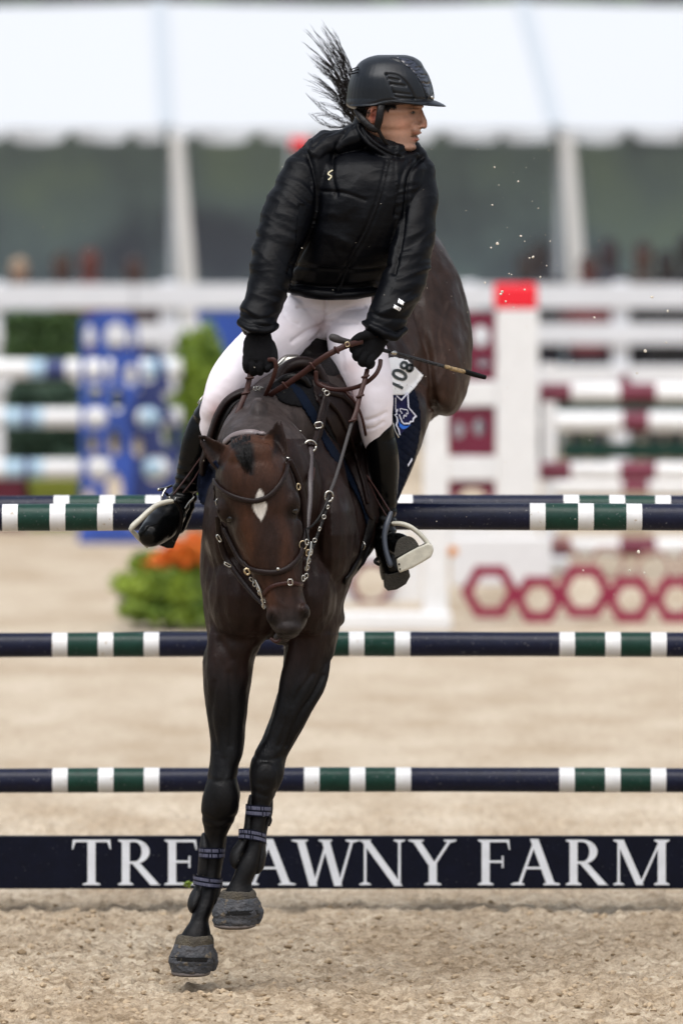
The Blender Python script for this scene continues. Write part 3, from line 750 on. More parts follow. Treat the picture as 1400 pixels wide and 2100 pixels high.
panel2d('wing_panel', [(165, 655), (200, 638), (268, 640), (282, 665), (290, 780), (262, 860), (275, 960), (262, 1085), (165, 1085)],
        [circ(238, 690, 22, 30), circ(184, 694, 11, 28), circ(272, 700, 7, 26), circ(225, 758, 8, 26), circ(268, 770, 13, 22), circ(192, 757, 18, 25), circ(196, 857, 23, 24), circ(203, 960, 24, 28), circ(234, 1010, 17, 42), circ(188, 908, 13, 20), circ(236, 905, 15, 28), circ(196, 806, 15, 17), circ(240, 820, 13, 26), circ(182, 1030, 11, 30)], YB, 0.05, M['blue'], wing)
sh = Shape(); sh.box(X(163, YB), X(345, YB), YB - .25, YB + .25, 0, Z(1085, YB)); link('foot', sh.mesh('foot'), M['blue'], wing, bevel=.01)
panel2d('side_panel', [(270, 720), (330, 722), (352, 800), (330, 806), (372, 880), (362, 1085), (285, 1085), (255, 985), (248, 875), (262, 812), (290, 806)],
        [circ(303, 757, 21, 28), circ(303, 856, 24, 21), circ(344, 890, 13, 30), circ(320, 962, 27, 27), circ(283, 915, 12, 22)], YB + .35, 0.05, M['bluedark'], wing)
YL = YB + .9
for k, (py, nm) in enumerate(((757, 'top'), (857, 'middle'), (962, 'lowest'))):
    x0, x1 = -420, 372
    bd = [(-20, 60, 0), (60, 92, 1), (92, 135, 2), (135, 172, 0), (172, 300, 0), (300, 345, 1)] if k == 0 else [(8, 48, 1), (48, 62, 2), (62, 90, 1), (90, 290, 0), (290, 330, 1)]
    rail(YL, py, None, x0, x1, [(a, b, m_) for a, b, m_ in bd if m_], 0.062, 'jump_rail', '%s white and pale blue rail running left from the blue wing' % nm, 'white and pale blue rails', [M['white'], M['paleblue'], M['bluedark']])
w2 = empty('wing_standard', (X(450, 56), 56, 0), 'second blue standard half hidden by the rider left arm', 'jump standard')
panel2d('wing_panel', [(398, 640), (500, 640), (520, 700), (520, 1030), (470, 1030), (440, 720)], [circ(480, 740, 16), circ(488, 840, 18)], 56, .05, M['blue'], w2)
sh = Shape(); sh.box(X(440, 56), X(545, 56), 55.8, 56.2, 0, Z(1028, 56)); link('foot', sh.mesh('foot'), M['blue'], w2)
def hedge(x0, x1, y0, y1, Y, dep, n, size, mt, name, label, cat, group=None, box=None):
    rnd = random.Random(int(x0) + int(y0)); e = empty(name, (X((x0 + x1) / 2, Y), Y, 0), label, cat, group); sh = Shape()
    a, b, c, d = X(x0, Y), X(x1, Y), Z(y1, Y), Z(y0, Y)
    for _ in range(n):
        q = np.array((rnd.uniform(a, b), Y + rnd.uniform(-dep, dep), rnd.uniform(c, d)))
        aa = np.array([rnd.gauss(0, 1) for _ in range(3)]); aa /= np.linalg.norm(aa); bb = np.cross(aa, [rnd.gauss(0, 1) for _ in range(3)]); bb /= np.linalg.norm(bb)
        s = size * rnd.uniform(.6, 1.4); sh.add([q - aa * s, q + bb * s * .5, q + aa * s, q - bb * s * .5], [(0, 1, 2, 3)])
    o = link('foliage', sh.mesh('foliage'), mt, e); o['kind'] = 'stuff'
    sh = Shape(); sh.box(a + .05, b - .05, Y + dep * .3, Y + dep * .9, 0.0, d - .06); link('trunk_core' if not box else 'backing', sh.mesh('core'), M['leafcore'], e)
    return e
M['leafcore'] = mat('dark twig core', (0.018, 0.028, 0.014), 0.9)
hedge(8, 168, 640, 735, 56.5, .12, 2600, .028, M['leafdark'], 'clipped_hedge', 'tall dark green hedge panel behind the blue and white rails', 'hedge')
hedge(12, 180, 790, 1005, 54.6, .12, 3800, .028, M['leafgrey'], 'hedge_filler', 'low grey green hedge filler under the blue and white rails', 'hedge', box=1)
sh = Shape(); sh.box(X(60, 54), X(160, 54), 53.9, 54.2, Z(1000, 54), Z(978, 54)); sh.box(X(62, 54), X(158, 54), 53.95, 54.15, 0, Z(1002, 54))
tag(link('filler_box', sh.mesh('filler_box'), mat('yellow green box', (0.30, 0.36, 0.05), .6)), 'low yellow green filler box at the foot of the blue jump', 'box')
sh = Shape(); sh.box(X(-90, 54), X(52, 54), 53.9, 54.2, 0, Z(972, 54))
tag(link('filler_box', sh.mesh('filler_box'), M['maroon']), 'low dark red filler box at the left edge under the blue jump', 'box')

# bushes
def bush(px, pyb, pyt, wpx, Y, mt, name, label, blobs, size=.03, n=700, flowers=None):
    e = empty(name, (X(px, Y), Y, 0), label, 'shrub'); rnd = random.Random(int(px)); z0, z1 = 0.02, Z(pyt, Y); w = wpx * Y / F / 2
    sh = Shape()
    for k in range(blobs):
        t = (k % 5 + .5) / 5; a = 2.4 * k; wd = w * (math.sqrt(1.02 - t * t * .9) if flowers else 1.05 - .7 * t) * rnd.uniform(.7, 1.1)
        c = (X(px, Y) + math.cos(a) * wd * .62, Y + math.sin(a) * wd * .5, z0 + (z1 - z0) * (.12 + .72 * t + rnd.uniform(-.06, .06)))
        leaf_cloud(sh, c, (w * .36, w * .4, (z1 - z0) * .16), n, size, rnd, shell=.1)
    link('foliage', sh.mesh('foliage'), mt, e, kind='stuff')
    sh = tube_w([(X(px, Y), Y, 0), (X(px, Y) + .02, Y, (z0 + z1) * .5), (X(px, Y), Y, z1 * .85)], [.03, .022, .01]); link('stem', sh.mesh('stem'), M['leafcore'], e, smooth=True)
    if flowers:
        sh = Shape()
        for (fx, fy, fr) in flowers: leaf_cloud(sh, (X(fx, Y), Y - .1, Z(fy, Y)), (fr * Y / F,) * 3, 420, size, rnd)
        link('blossom', sh.mesh('blossom'), M['petal'], e, kind='stuff')
    return e
bush(412, 1060, 645, 190, 54.0, M['leaf'], 'conical_shrub', 'tall bright green shrub between the two blue standards', 30, .035, 520)
bush(345, 1290, 1120, 270, 45.4, M['leaf'], 'flowering_bush', 'round bright green bush topped with orange flowers behind the horse shoulder', 34, .020, 380, flowers=[(330, 1152, 26), (362, 1128, 26), (400, 1112, 24), (308, 1162, 16), (380, 1145, 20), (430, 1130, 30)])
bush(1180, 800, 728, 60, 62.6, M['leaf'], 'potted_shrub', 'small green shrub seen through the fence gap at right', 3, .03, 300)

# ------------------------------------------------------------------ maroon and white jump at the right back
YR = 47.4; YC = 49.5; YA = 45.4
for_w = empty('wing_standard', (X(985, YR), YR, 0), 'tall white wing standard with maroon panels and a red cap', 'jump standard')
sh = Shape(); sh.box(X(1017, YC), X(1103, YC), YC - .12, YC + .12, 0.0, Z(634, YC)); link('post', sh.mesh('post'), M['white'], for_w, bevel=.008)
sh = Shape(); sh.box(X(1012, YC), X(1101, YC), YC - .12, YC + .12, Z(634, YC) + .001, Z(582, YC)); link('post_cap', sh.mesh('post_cap'), M['redplastic'], for_w, bevel=.02)
sh = Shape(); sh.box(X(868, YA), X(918, YA), YA - .06, YA + .06, 0.03, Z(780, YA)); link('post', sh.mesh('post'), M['white'], for_w, bevel=.008)
for a, b, x0 in ((782, 832, 922), (936, 984, 919), (1078, 1140, 919)):
    sh = Shape(); sh.box(X(x0, YR), X(1016, YR), YR - .035, YR + .035, Z(b, YR), Z(a, YR)); link('crossbar', sh.mesh('crossbar'), M['white'], for_w, bevel=.006)
panel2d('infill_panel', [(905, 640), (1015, 640), (1015, 780), (905, 780)], [circ(985, 690, 18, 22), circ(990, 745, 12, 9), circ(940, 700, 10)], YR, .03, M['maroon'], for_w)
panel2d('infill_panel', [(920, 834), (1015, 834), (1015, 934), (920, 934)], [circ(941, 882, 9, 17), circ(982, 876, 11, 18)], YR, .03, M['maroon'], for_w)
panel2d('infill_panel', [(920, 986), (1015, 986), (1015, 1076), (920, 1076)], [circ(968, 1030, 32, 30)], YR, .03, M['maroon'], for_w)
sh = Shape(); sh.box(X(690, YA), X(925, YA), YA - .12, YA + .12, 0, Z(1256, YA)); link('foot', sh.mesh('foot'), M['white'], for_w, bevel=.01)
# lower part of the wing between the horse and the rider's boot
panel2d('wing_board', [(690, 1240), (690, 1075), (865, 1075), (865, 1240)], [circ(762, 1200, 44, 42), circ(840, 1120, 16, 30)], YR + .06, .03, M['white'], for_w)
panel2d('ring_trim', circ(762, 1196, 50, 52, 6), [circ(762, 1196, 34, 36, 18)], YR + .02, .03, M['maroon'], for_w)
MW = [M['white'], M['maroon'], M['green']]
def mb(off=0): return [(1105, 1170, 1), (1270 + off, 1345 + off, 1), (1440, 1510, 1)]
YQ = 49.75
for py, nm in ((812, 'top'), (967, 'second'), (1122, 'third')):
    rail(YQ, py - (6 if py == 812 else 0), None, 1104, 2300, mb(), 0.054, 'jump_rail', '%s white rail with maroon bands right of the red capped standard' % nm, 'white and maroon rails', MW)
# farther rails behind, white above green planks
YS = 53.0
for py, nm in ((865, 'upper'), (1000, 'lower')):
    rail(YS, py, None, 1110, 2400, [(1275, 1330, 1)], 0.062, 'jump_rail', '%s thick white rail with one maroon band in the farther jump' % nm, 'farther white rails', MW)
for py0, py1, x0, nm in ((824, 842, 1125, 'upper'), (908, 938, 1150, 'lower')):
    sh = Shape(); sh.box(X(x0, 51), X(2400, 51), 50.98, 51.02, Z(py1, 51), Z(py0, 51)); tag(link('jump_plank', sh.mesh('jump_plank'), M['green'], bevel=.004), '%s narrow dark green plank of the farther jump at right' % nm, 'jump plank', 'dark green planks')
sh = Shape(); sh.box(X(1125, 50.6), X(2400, 50.6), 50.58, 50.62, Z(800, 50.6), Z(752, 50.6))
tag(link('jump_plank', sh.mesh('jump_plank'), M['white'], bevel=.004), 'broad white plank at the top of the farther jump at right', 'jump plank')
panel2d('maroon_diamond', [(1270, 805), (1270, 775), (1282, 762), (1296, 790), (1340, 806)], [], 50.5, .02, M['maroon'], None)
tag(bpy.data.objects['maroon_diamond'], 'small maroon pointed plate on the broad white plank', 'plate')
fs = empty('jump_standard', (X(1135, 50.3), 50.3, 0), 'white standard at the near end of the farther jump', 'jump standard')
sh = Shape(); sh.box(X(1112, 50.3), X(1140, 50.3), 50.25, 50.35, 0.03, Z(745, 50.3)); link('post', sh.mesh('post'), M['white'], fs)
sh = Shape(); sh.box(X(1090, 50.3), X(1165, 50.3), 50.0, 50.5, 0, .06); link('foot', sh.mesh('foot'), M['white'], fs)
sh = Shape(); sh.box(X(1275, 50.9), X(1330, 50.9), 50.87, 50.93, 0, Z(1010, 50.9)); tag(link('support_post', sh.mesh('support_post'), M['tan']), 'tan support post under the farther jump at right', 'post')
# honeycomb filler
YH = 45.9
M['ringred'] = mat('deep red ring', (0.24, 0.010, 0.045), .45)
M['fm'] = mat('faded maroon', (0.33, 0.19, 0.16), .6)
hx = empty('honeycomb_filler', (X(1190, YH), YH, 0), 'low maroon honeycomb filler of joined hexagon rings standing on the sand', 'jump filler')
def hexa(x, y, r, rot=0): return [(x + r * math.cos(R(60 * i + rot)), y + r * 1.02 * math.sin(R(60 * i + rot))) for i in range(6)]
for x, y, r in ((1005, 1213, 60), (1104, 1229, 53), (1198, 1213, 60), (1293, 1229, 53), (1388, 1229, 53), (1480, 1213, 60), (1575, 1229, 53)):
    panel2d('hexagon_ring', hexa(x, y, r), [hexa(x, y, r - 24)], YH + random.uniform(-.01, .01), .05, M['ringred'], hx)
for x, y, r in ((1148, 1150, 44), (1245, 1156, 40), (1340, 1165, 40), (1430, 1158, 42)):
    panel2d('hexagon_ring', hexa(x, y, r), [hexa(x, y, r - 8)], YH + .75, .05, M['fm'], hx)
sh = Shape(); sh.box(X(925, 46.5), X(1130, 46.5), 46.4, 46.5, 0.16, Z(1100, 46.5)); tag(link('white_filler', sh.mesh('white_filler'), M['white'], bevel=.01), 'white filler board behind the honeycomb rings beside the standard', 'jump filler')
rnd = random.Random(9); sh = Shape(); leaf_cloud(sh, P(928, 1131, 45.0), (.025, .02, .022), 120, .014, rnd)
tag(link('orange_flower', sh.mesh('orange_flower'), mat('amber petals', (0.75, 0.32, 0.04), .6)), 'small orange flower beside the foot of the white post', 'flower')
# ------------------------------------------------------------------ horse
HY = 28.6
hp = []      # closed masses that are fused into one body
hp.append(vloft([(870, 470, 650, 29.10, .18), (900, 452, 690, 29.10, .24), (950, 440, 705, 29.08, .28), (1000, 431, 718, 29.05, .30), (1060, 416, 730, 29.05, .31), (1120, 411, 735, 29.05, .31),
                 (1180, 411, 722, 29.02, .29), (1240, 416, 704, 28.99, .24), (1285, 422, 697, 28.97, .19), (1318, 432, 600, 28.97, .12)], p=2.35, n=40))
# pectoral muscles
hp.append(ball(492, 1215, 28.86, 66, 110, .17)); hp.append(ball(632, 1215, 28.86, 62, 105, .17))
hp.append(ball(465, 1080, 28.93, 52, 120, .22)); hp.append(ball(680, 1090, 28.93, 50, 125, .22))
# barrel, running back and up to the croup
hp.append(vloft([(752, 690, 872, 29.95, .28), (800, 640, 889, 29.82, .34), (850, 600, 884, 29.72, .36), (900, 585, 869, 29.62, .36), (950, 580, 849, 29.52, .34), (1000, 570, 828, 29.42, .30),
                 (1050, 560, 806, 29.34, .25), (1100, 560, 778, 29.27, .2), (1150, 560, 748, 29.2, .17), (1195, 570, 714, 29.15, .12)], p=2.1, n=40))
# withers and back under the saddle
hp.append(tube([(560, 880, 28.98, 95), (620, 850, 29.15, 108), (690, 815, 29.4, 112), (760, 735, 29.75, 110), (800, 645, 30.05, 110)], k=1.0, n=28))
# hindquarters: near thigh and stifle, croup, far thigh
hp.append(vloft([(452, 850, 872, 30.25, .05), (480, 822, 892, 30.22, .13), (520, 790, 921, 30.2, .22), (580, 755, 948, 30.18, .29), (640, 735, 962, 30.15, .33), (700, 725, 968, 30.08, .34),
                 (760, 740, 965, 30.02, .33), (800, 790, 957, 29.98, .28), (830, 868, 944, 29.95, .19), (848, 893, 931, 29.94, .1), (853, 905, 920, 29.94, .04)], p=2.1, n=36))
hp.append(vloft([(452, 830, 872, 30.25, .05), (500, 700, 860, 30.25, .2), (580, 640, 850, 30.2, .3), (680, 610, 850, 30.1, .34), (780, 610, 830, 30.0, .3), (840, 640, 780, 29.98, .18), (860, 680, 740, 29.98, .06)], p=2.1, n=30))
# folded hind legs trailing behind, clear of the rails
for dx in (0, -150):
    hp.append(tube([(885 + dx, 790, 30.15, 58), (850 + dx, 835, 30.45, 42), (822 + dx, 880, 30.72, 28), (812 + dx, 915, 30.82, 24), (806 + dx, 935, 30.66, 18), (800 + dx, 955, 30.50, 17), (797 + dx, 968, 30.40, 22), (795 + dx, 962, 30.28, 18), (792 + dx, 958, 30.20, 26)], k=1.0, n=18))
# neck, arched towards the camera
hp.append(vloft([(810, 522, 538, 28.96, .03), (818, 502, 560, 28.93, .08), (832, 488, 575, 28.90, .13), (850, 474, 588, 28.86, .17), (880, 456, 612, 28.80, .21), (920, 444, 640, 28.78, .24), (980, 440, 662, 28.80, .27),
                 (1050, 438, 672, 28.86, .28), (1120, 450, 668, 28.92, .25), (1200, 480, 640, 28.95, .14)], p=1.9, n=32))
hp.append(ball(530, 850, 28.80, 22, 38, .12))
# fore legs
LL = [(1180, 430, 580, 28.95, .14), (1230, 428, 566, 28.94, .145), (1280, 424, 558, 28.93, .145), (1315, 427, 546, 28.92, .14), (1340, 419, 527, 28.91, .13), (1362, 415, 519, 28.90, .12), (1406, 416, 513, 28.88, .105), (1437, 421, 510, 28.87, .092),
      (1484, 429, 505, 28.86, .075), (1519, 433, 502, 28.85, .066), (1547, 433, 499, 28.84, .062), (1572, 431, 489, 28.83, .062), (1600, 426, 487, 28.82, .066), (1629, 420, 491, 28.81, .068), (1657, 417, 488, 28.81, .064), (1685, 418, 478, 28.82, .052),
      (1711, 421, 464, 28.83, .042), (1740, 423, 458, 28.83, .042), (1790, 420, 450, 28.82, .044), (1830, 409, 446, 28.81, .052), (1860, 400, 438, 28.79, .050), (1886, 393, 427, 28.77, .042), (1905, 380, 429, 28.75, .046), (1925, 368, 433, 28.74, .052), (1945, 362, 434, 28.74, .052)]
RL = [(1180, 570, 706, 28.95, .14), (1230, 584, 702, 28.94, .15), (1285, 585, 696, 28.93, .15), (1320, 584, 690, 28.92, .14), (1343, 582, 685, 28.91, .13), (1368, 580, 670, 28.9, .12), (1399, 577, 659, 28.88, .108), (1450, 562, 640, 28.86, .092),
      (1480, 552, 626, 28.85, .08), (1509, 540, 610, 28.84, .07), (1535, 526, 596, 28.83, .066), (1560, 515, 586, 28.82, .068), (1594, 511, 582, 28.80, .068), (1625, 515, 569, 28.79, .062), (1650, 520, 556, 28.78, .048),
      (1700, 513, 545, 28.76, .042), (1735, 505, 541, 28.75, .044), (1768, 489, 534, 28.74, .052), (1795, 480, 521, 28.73, .048), (1813, 470, 515, 28.72, .044), (1833, 459, 521, 28.71, .050), (1850, 456, 522, 28.71, .050)]
hp.append(vloft(LL, p=2.0, n=26)); hp.append(vloft(RL, p=2.0, n=26))
# tendon and muscle cords on the fore legs
hp.append(tube([(672, 1350, 28.86, 8), (655, 1400, 28.835, 13), (628, 1450, 28.81, 12), (600, 1505, 28.80, 8), (585, 1545, 28.80, 5)], k=1.2))
hp.append(tube([(622, 1300, 28.85, 24), (606, 1370, 28.83, 27), (588, 1440, 28.81, 20), (560, 1510, 28.80, 12), (548, 1545, 28.80, 8)], k=1.1))
hp.append(tube([(452, 1300, 28.86, 24), (447, 1370, 28.83, 25), (450, 1440, 28.82, 19), (456, 1510, 28.81, 12), (459, 1560, 28.80, 8)], k=1.1))
hp.append(tube([(498, 1340, 28.85, 14), (494, 1420, 28.83, 12), (490, 1500, 28.82, 8)], k=1.1))
hp.append(ball(455, 1638, 28.775, 24, 34, .028)); hp.append(ball(546, 1594, 28.755, 25, 32, .028))
hp.append(ball(485, 1627, 28.83, 7, 22, .03)); hp.append(ball(520, 1585, 28.80, 8, 22, .03))
# head
FH = -0.02
HD = [(893, 492, 552, 28.50, .06), (903, 478, 566, 28.49, .10), (920, 462, 579, 28.47, .135), (942, 450, 588, 28.455, .155), (965, 444, 598, 28.45, .165), (1000, 443, 608, 28.45, .17), (1028, 447, 612, 28.45, .17), (1050, 454, 610, 28.45, .165), (1075, 465, 613, 28.445, .16),
      (1110, 480, 616, 28.43, .145), (1151, 501, 618, 28.41, .12), (1182, 517, 618, 28.395, .10), (1215, 534, 619, 28.385, .088), (1243, 545, 627, 28.375, .084), (1268, 548, 630, 28.37, .08), (1287, 557, 623, 28.375, .07), (1301, 570, 612, 28.38, .05), (1309, 585, 602, 28.385, .02)]
head = vloft(HD, p=2.5, n=36)
hd2 = [head]
hd2.append(ball(467, 1042, 28.385, 24, 34, .062)); hd2.append(ball(593, 1032, 28.375, 23, 34, .062))          # brow ridges
hd2.append(tube([(512, 930, 28.34, 50), (528, 1010, 28.335, 46), (545, 1100, 28.335, 34), (562, 1180, 28.345, 25), (580, 1240, 28.345, 22)], k=.5))   # nasal bone
hd2.append(tube([(478, 1085, 28.40, 12), (500, 1130, 28.39, 9), (524, 1180, 28.38, 7)], k=1)); hd2.append(tube([(606, 1075, 28.39, 12), (610, 1130, 28.38, 10), (610, 1180, 28.37, 8)], k=1))   # facial crests
hd2.append(ball(559, 1262, 28.32, 15, 21, .04, tilt=-.2)); hd2.append(ball(624, 1254, 28.325, 12, 19, .045, tilt=.3))     # nostril wings
hd2.append(ball(592, 1284, 28.335, 31, 18, .055)); hd2.append(ball(577, 1308, 28.40, 17, 9, .035))
def ear(tip, bl, br, Y, mid, bul):
    pts = []
    rr = []
    tip = np.array(tip, float); bl = np.array(bl, float); br = np.array(br, float); n = 12
    for i in range(8):
        t = i / 7
        w = (1 - t) ** 0.65 * (1 + bul * math.sin(math.pi * t ** .8)) / 1.0
        c = (bl + br) / 2 * (1 - t) + tip * t + np.array(mid) * math.sin(math.pi * t)
        hw = (br - bl) / 2 * max(w, .05)
        ring = []
        for j in range(n):
            a = 2 * math.pi * j / n; k = math.cos(a); s = math.sin(a)
            dep = .024 * max(w, .08) * s - (.010 * w if s < 0 else 0)
            if s < 0: dep = -.012 * w * abs(k) + .016 * w * (1 - abs(k))        # hollow towards the viewer
            ring.append(P(c[0] + hw[0] * k, c[1] + hw[1] * k, Y + dep + .01 * t))
        rr.append(ring)
    s = Shape(); s.rings(rr); return s
e1 = ear((405, 890), (446, 966), (478, 922), 28.43, (0, 2), .22); e2 = ear((575, 858), (535, 934), (585, 940), 28.41, (-3, 0), .50)
# nostril hollows and eye sockets are pressed in after fusing
press = [(P(554, 1270, 28.285), .018, .032), (P(627, 1262, 28.285), .016, .030), (P(470, 1066, 28.32), .022, .010), (P(604, 1052, 28.32), .020, .010)]
def grooves(co, no):
    n = len(co); d = np.zeros(n); px, py = topx(co); Y_ = co[:, 1]
    for c, r, a in press:
        q = np.linalg.norm((co - c) * np.array((1, .6, .7)), axis=1); d -= a * np.exp(-(q / r) ** 2)
    front = no[:, 1] < 0.3
    hz = (Y_ > 28.60) | (py > 1330)
    def line(pts, w, a):
        nonlocal d
        pts = catmull(pts, 6); best = np.full(n, 1e9)
        for p, q in zip(pts[:-1], pts[1:]):
            ab = q - p; t = np.clip(((px - p[0]) * ab[0] + (py - p[1]) * ab[1]) / (ab @ ab), 0, 1)
            best = np.minimum(best, np.hypot(px - p[0] - ab[0] * t, py - p[1] - ab[1] * t))
        d -= a * np.exp(-(best / w) ** 2) * front * hz
    line([(556, 1150), (560, 1230), (558, 1300), (548, 1330)], 11, .026)          # breast furrow
    line([(452, 1316), (466, 1338), (474, 1352)], 8, .006)
    line([(428, 1130), (440, 1200), (470, 1290), (520, 1330)], 15, .006)
    line([(700, 1130), (690, 1220), (668, 1300), (662, 1350)], 14, .007)
    line([(662, 1385), (640, 1425), (618, 1455), (600, 1490), (588, 1530)], 4, .007)
    line([(640, 1380), (606, 1430), (590, 1480), (572, 1530)], 5, .005)
    line([(470, 1380), (474, 1450), (472, 1530)], 5, .006)
    line([(890, 832), (886, 770), (880, 720), (862, 660), (850, 600)], 8, .022)     # flank fold
    line([(520, 500), (700, 520)], 1, 0)
    line([(905, 560), (915, 640), (900, 720), (905, 800)], 16, .010)
    # facial crest veins and cords of the fore arm stand proud
    hz = Y_ < 99
    line([(492, 1075), (508, 1110), (524, 1145), (540, 1185)], 3, -.0022); line([(600, 1070), (602, 1110), (598, 1150), (604, 1190)], 3, -.0022); line([(560, 1215), (572, 1235), (590, 1245)], 2.5, -.0015)
    line([(640, 1345), (628, 1385), (606, 1420), (596, 1455)], 3, -.0022); line([(440, 1345), (452, 1385), (446, 1430), (456, 1470)], 3, -.0020); line([(676, 1180), (660, 1240), (664, 1290)], 3.5, -.0022); line([(436, 1150), (446, 1205), (440, 1260), (452, 1300)], 3.5, -.0022)
    line([(925, 620), (905, 680), (915, 740), (900, 790)], 4, -.003)
    line([(460, 1555), (462, 1585), (456, 1600)], 3, .003); line([(470, 1690), (446, 1700), (425, 1692)], 5, .003)
    line([(440, 1400), (436, 1470), (446, 1540)], 5, .004)
    line([(1210, 1), (1211, 1)], 1, 0)
    line([(515, 1545), (545, 1560), (580, 1550)], 5, .003); line([(520, 1622), (545, 1632), (566, 1624)], 5, .004)
    line([(425, 1596), (455, 1604), (488, 1594)], 5, .003); line([(420, 1672), (450, 1684), (478, 1674)], 5, .004)
    line([(640, 985), (652, 1060), (640, 1140), (655, 1220)], 12, .007)             # jugular shadow line between neck and shoulder
    d += .0022 * ((py > 1300) & (Y_ < 29.3))
    # slow muscle relief
    for i in range(n):
        p = co[i]
        d[i] += .007 * noise.noise(Vector((p[0] * 7, p[1] * 7, p[2] * 5))) + .0032 * noise.noise(Vector((p[0] * 20, p[1] * 22, p[2] * 14)))
    # superficial veins
    for i in range(n):
        p = co[i]; a = noise.noise(Vector((p[0] * 9 + 5, p[1] * 9, p[2] * 5)))
        if abs(a) < .03: d[i] += .0006 * (1 - abs(a) / .03)
    return d
def smoothstep(a, b, x): t = np.clip((x - a) / (b - a), 0, 1); return t * t * (3 - 2 * t)
def coat(co):
    px, py = topx(co); n = len(co); Y = co[:, 1]
    body = np.array((0.0150, 0.0080, 0.0066)); warm = np.array((0.060, 0.024, 0.0125)); black = np.array((0.0042, 0.0040, 0.0045))
    c = np.tile(body, (n, 1))
    def blend(k, col):
        nonlocal c
        k = np.clip(k, 0, 1)[:, None]; c = c * (1 - k) + np.array(col) * k
    w = np.array([noise.noise(Vector((p[0] * 8, p[1] * 8, p[2] * 6))) for p in co])
    blend(.35 + .5 * w, (0.0175, 0.0080, 0.0060))
    # hindquarters a touch browner
    blend((Y > 29.6) * smoothstep(600, 780, py) * .45, (0.075, 0.036, 0.022))
    blend((Y > 29.6) * .4, (0.034, 0.020, 0.015))
    # legs darken downwards
    edge = 1330 + 70 * w + np.where(px > 560, -25, 35)
    blend(smoothstep(edge - 40, edge + 110, py) * (Y < 29.4), black)
    # head
    hm = (Y < 28.62) & (py > 890) & (py < 1330)
    ctr = 512 + (py - 900) * .2
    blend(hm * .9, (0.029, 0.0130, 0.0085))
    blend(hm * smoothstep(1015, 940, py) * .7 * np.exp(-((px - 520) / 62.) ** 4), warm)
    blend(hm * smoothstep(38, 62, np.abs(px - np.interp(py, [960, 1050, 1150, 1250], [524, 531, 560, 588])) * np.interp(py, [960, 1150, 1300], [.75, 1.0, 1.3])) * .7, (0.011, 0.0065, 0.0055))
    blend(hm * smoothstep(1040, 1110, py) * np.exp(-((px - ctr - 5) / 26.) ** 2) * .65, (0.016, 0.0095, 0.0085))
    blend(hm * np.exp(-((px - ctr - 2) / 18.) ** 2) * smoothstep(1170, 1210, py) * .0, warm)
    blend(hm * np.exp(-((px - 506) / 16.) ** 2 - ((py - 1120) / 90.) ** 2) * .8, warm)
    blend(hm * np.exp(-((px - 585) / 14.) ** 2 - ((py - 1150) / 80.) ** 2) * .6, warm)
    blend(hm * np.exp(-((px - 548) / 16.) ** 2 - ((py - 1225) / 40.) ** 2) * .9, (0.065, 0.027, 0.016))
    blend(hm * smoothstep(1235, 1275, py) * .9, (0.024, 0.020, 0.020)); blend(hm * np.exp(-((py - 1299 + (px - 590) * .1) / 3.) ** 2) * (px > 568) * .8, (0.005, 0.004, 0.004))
    for ex, ey in ((474, 1068), (603, 1052)): blend(hm * np.exp(-((px - ex) / 16.) ** 2 - ((py - ey) / 13.) ** 2), (0.010, 0.006, 0.005))
    for ex, ey, s in ((555, 1273, 14), (627, 1262, 11)): blend(hm * np.exp(-((px - ex) / s) ** 2 - ((py - ey) / (s * 1.2)) ** 2), (0.006, 0.004, 0.004))
    # ears: dark rims and tips
    em = hm & (py < 965) & ((px < 470) | (px > 536)) & (Y < 28.47)
    er = hm * smoothstep(556, 564, px) * smoothstep(942, 922, py); el = hm * smoothstep(452, 440, px - (py < 950) * (950 - py) * .35) * smoothstep(970, 950, py)
    blend(er * .75, (0.016, 0.007, 0.005)); blend(el * .6, (0.022, 0.009, 0.006)); blend(hm * smoothstep(900, 878, py) * .8, black)
    blend(er * np.exp(-((px - np.interp(py, [870, 935], [573, 563])) / 11.) ** 2) * .9, (0.005, 0.003, 0.003)); blend(em * np.exp(-((px - np.interp(py, [895, 955], [414, 452])) / 9.) ** 2) * (px < 470) * .8, (0.006, 0.0035, 0.003))
    # dark stripe of the hogged mane over the crest, sky sheen on its sides painted into the coat as grey
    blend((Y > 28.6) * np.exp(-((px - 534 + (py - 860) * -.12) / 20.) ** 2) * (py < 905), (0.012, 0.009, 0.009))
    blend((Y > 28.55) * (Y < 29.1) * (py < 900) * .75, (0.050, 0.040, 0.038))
    k = smoothstep(900, 915, py) * smoothstep(11, -2, w * 8 + np.abs(px - np.interp(py, [905, 965], [494, 515])) - np.interp(py, [905, 940, 968], [22, 15, 1]))
    blend(hm * k * (py < 974) * .95, (0.006, 0.005, 0.0055))
    # star
    jag = 3 * w
    hw = np.interp(py, [1004, 1012, 1026, 1036, 1046, 1058, 1070], [2, 7, 10, 15, 13, 8, 0]) + jag * 1.5
    sx = np.interp(py, [1004, 1040, 1070], [533, 532, 536])
    st = (py > 1003) & (py < 1071) & hm
    blend(st * smoothstep(2.0, -2.0, np.abs(px - sx) - hw), (0.70, 0.66, 0.60))
    return c
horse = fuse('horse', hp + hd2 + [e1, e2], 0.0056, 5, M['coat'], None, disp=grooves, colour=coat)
tag(horse, 'dark bay horse with a white star landing over the oxer', 'horse')
HT = bvh(horse)
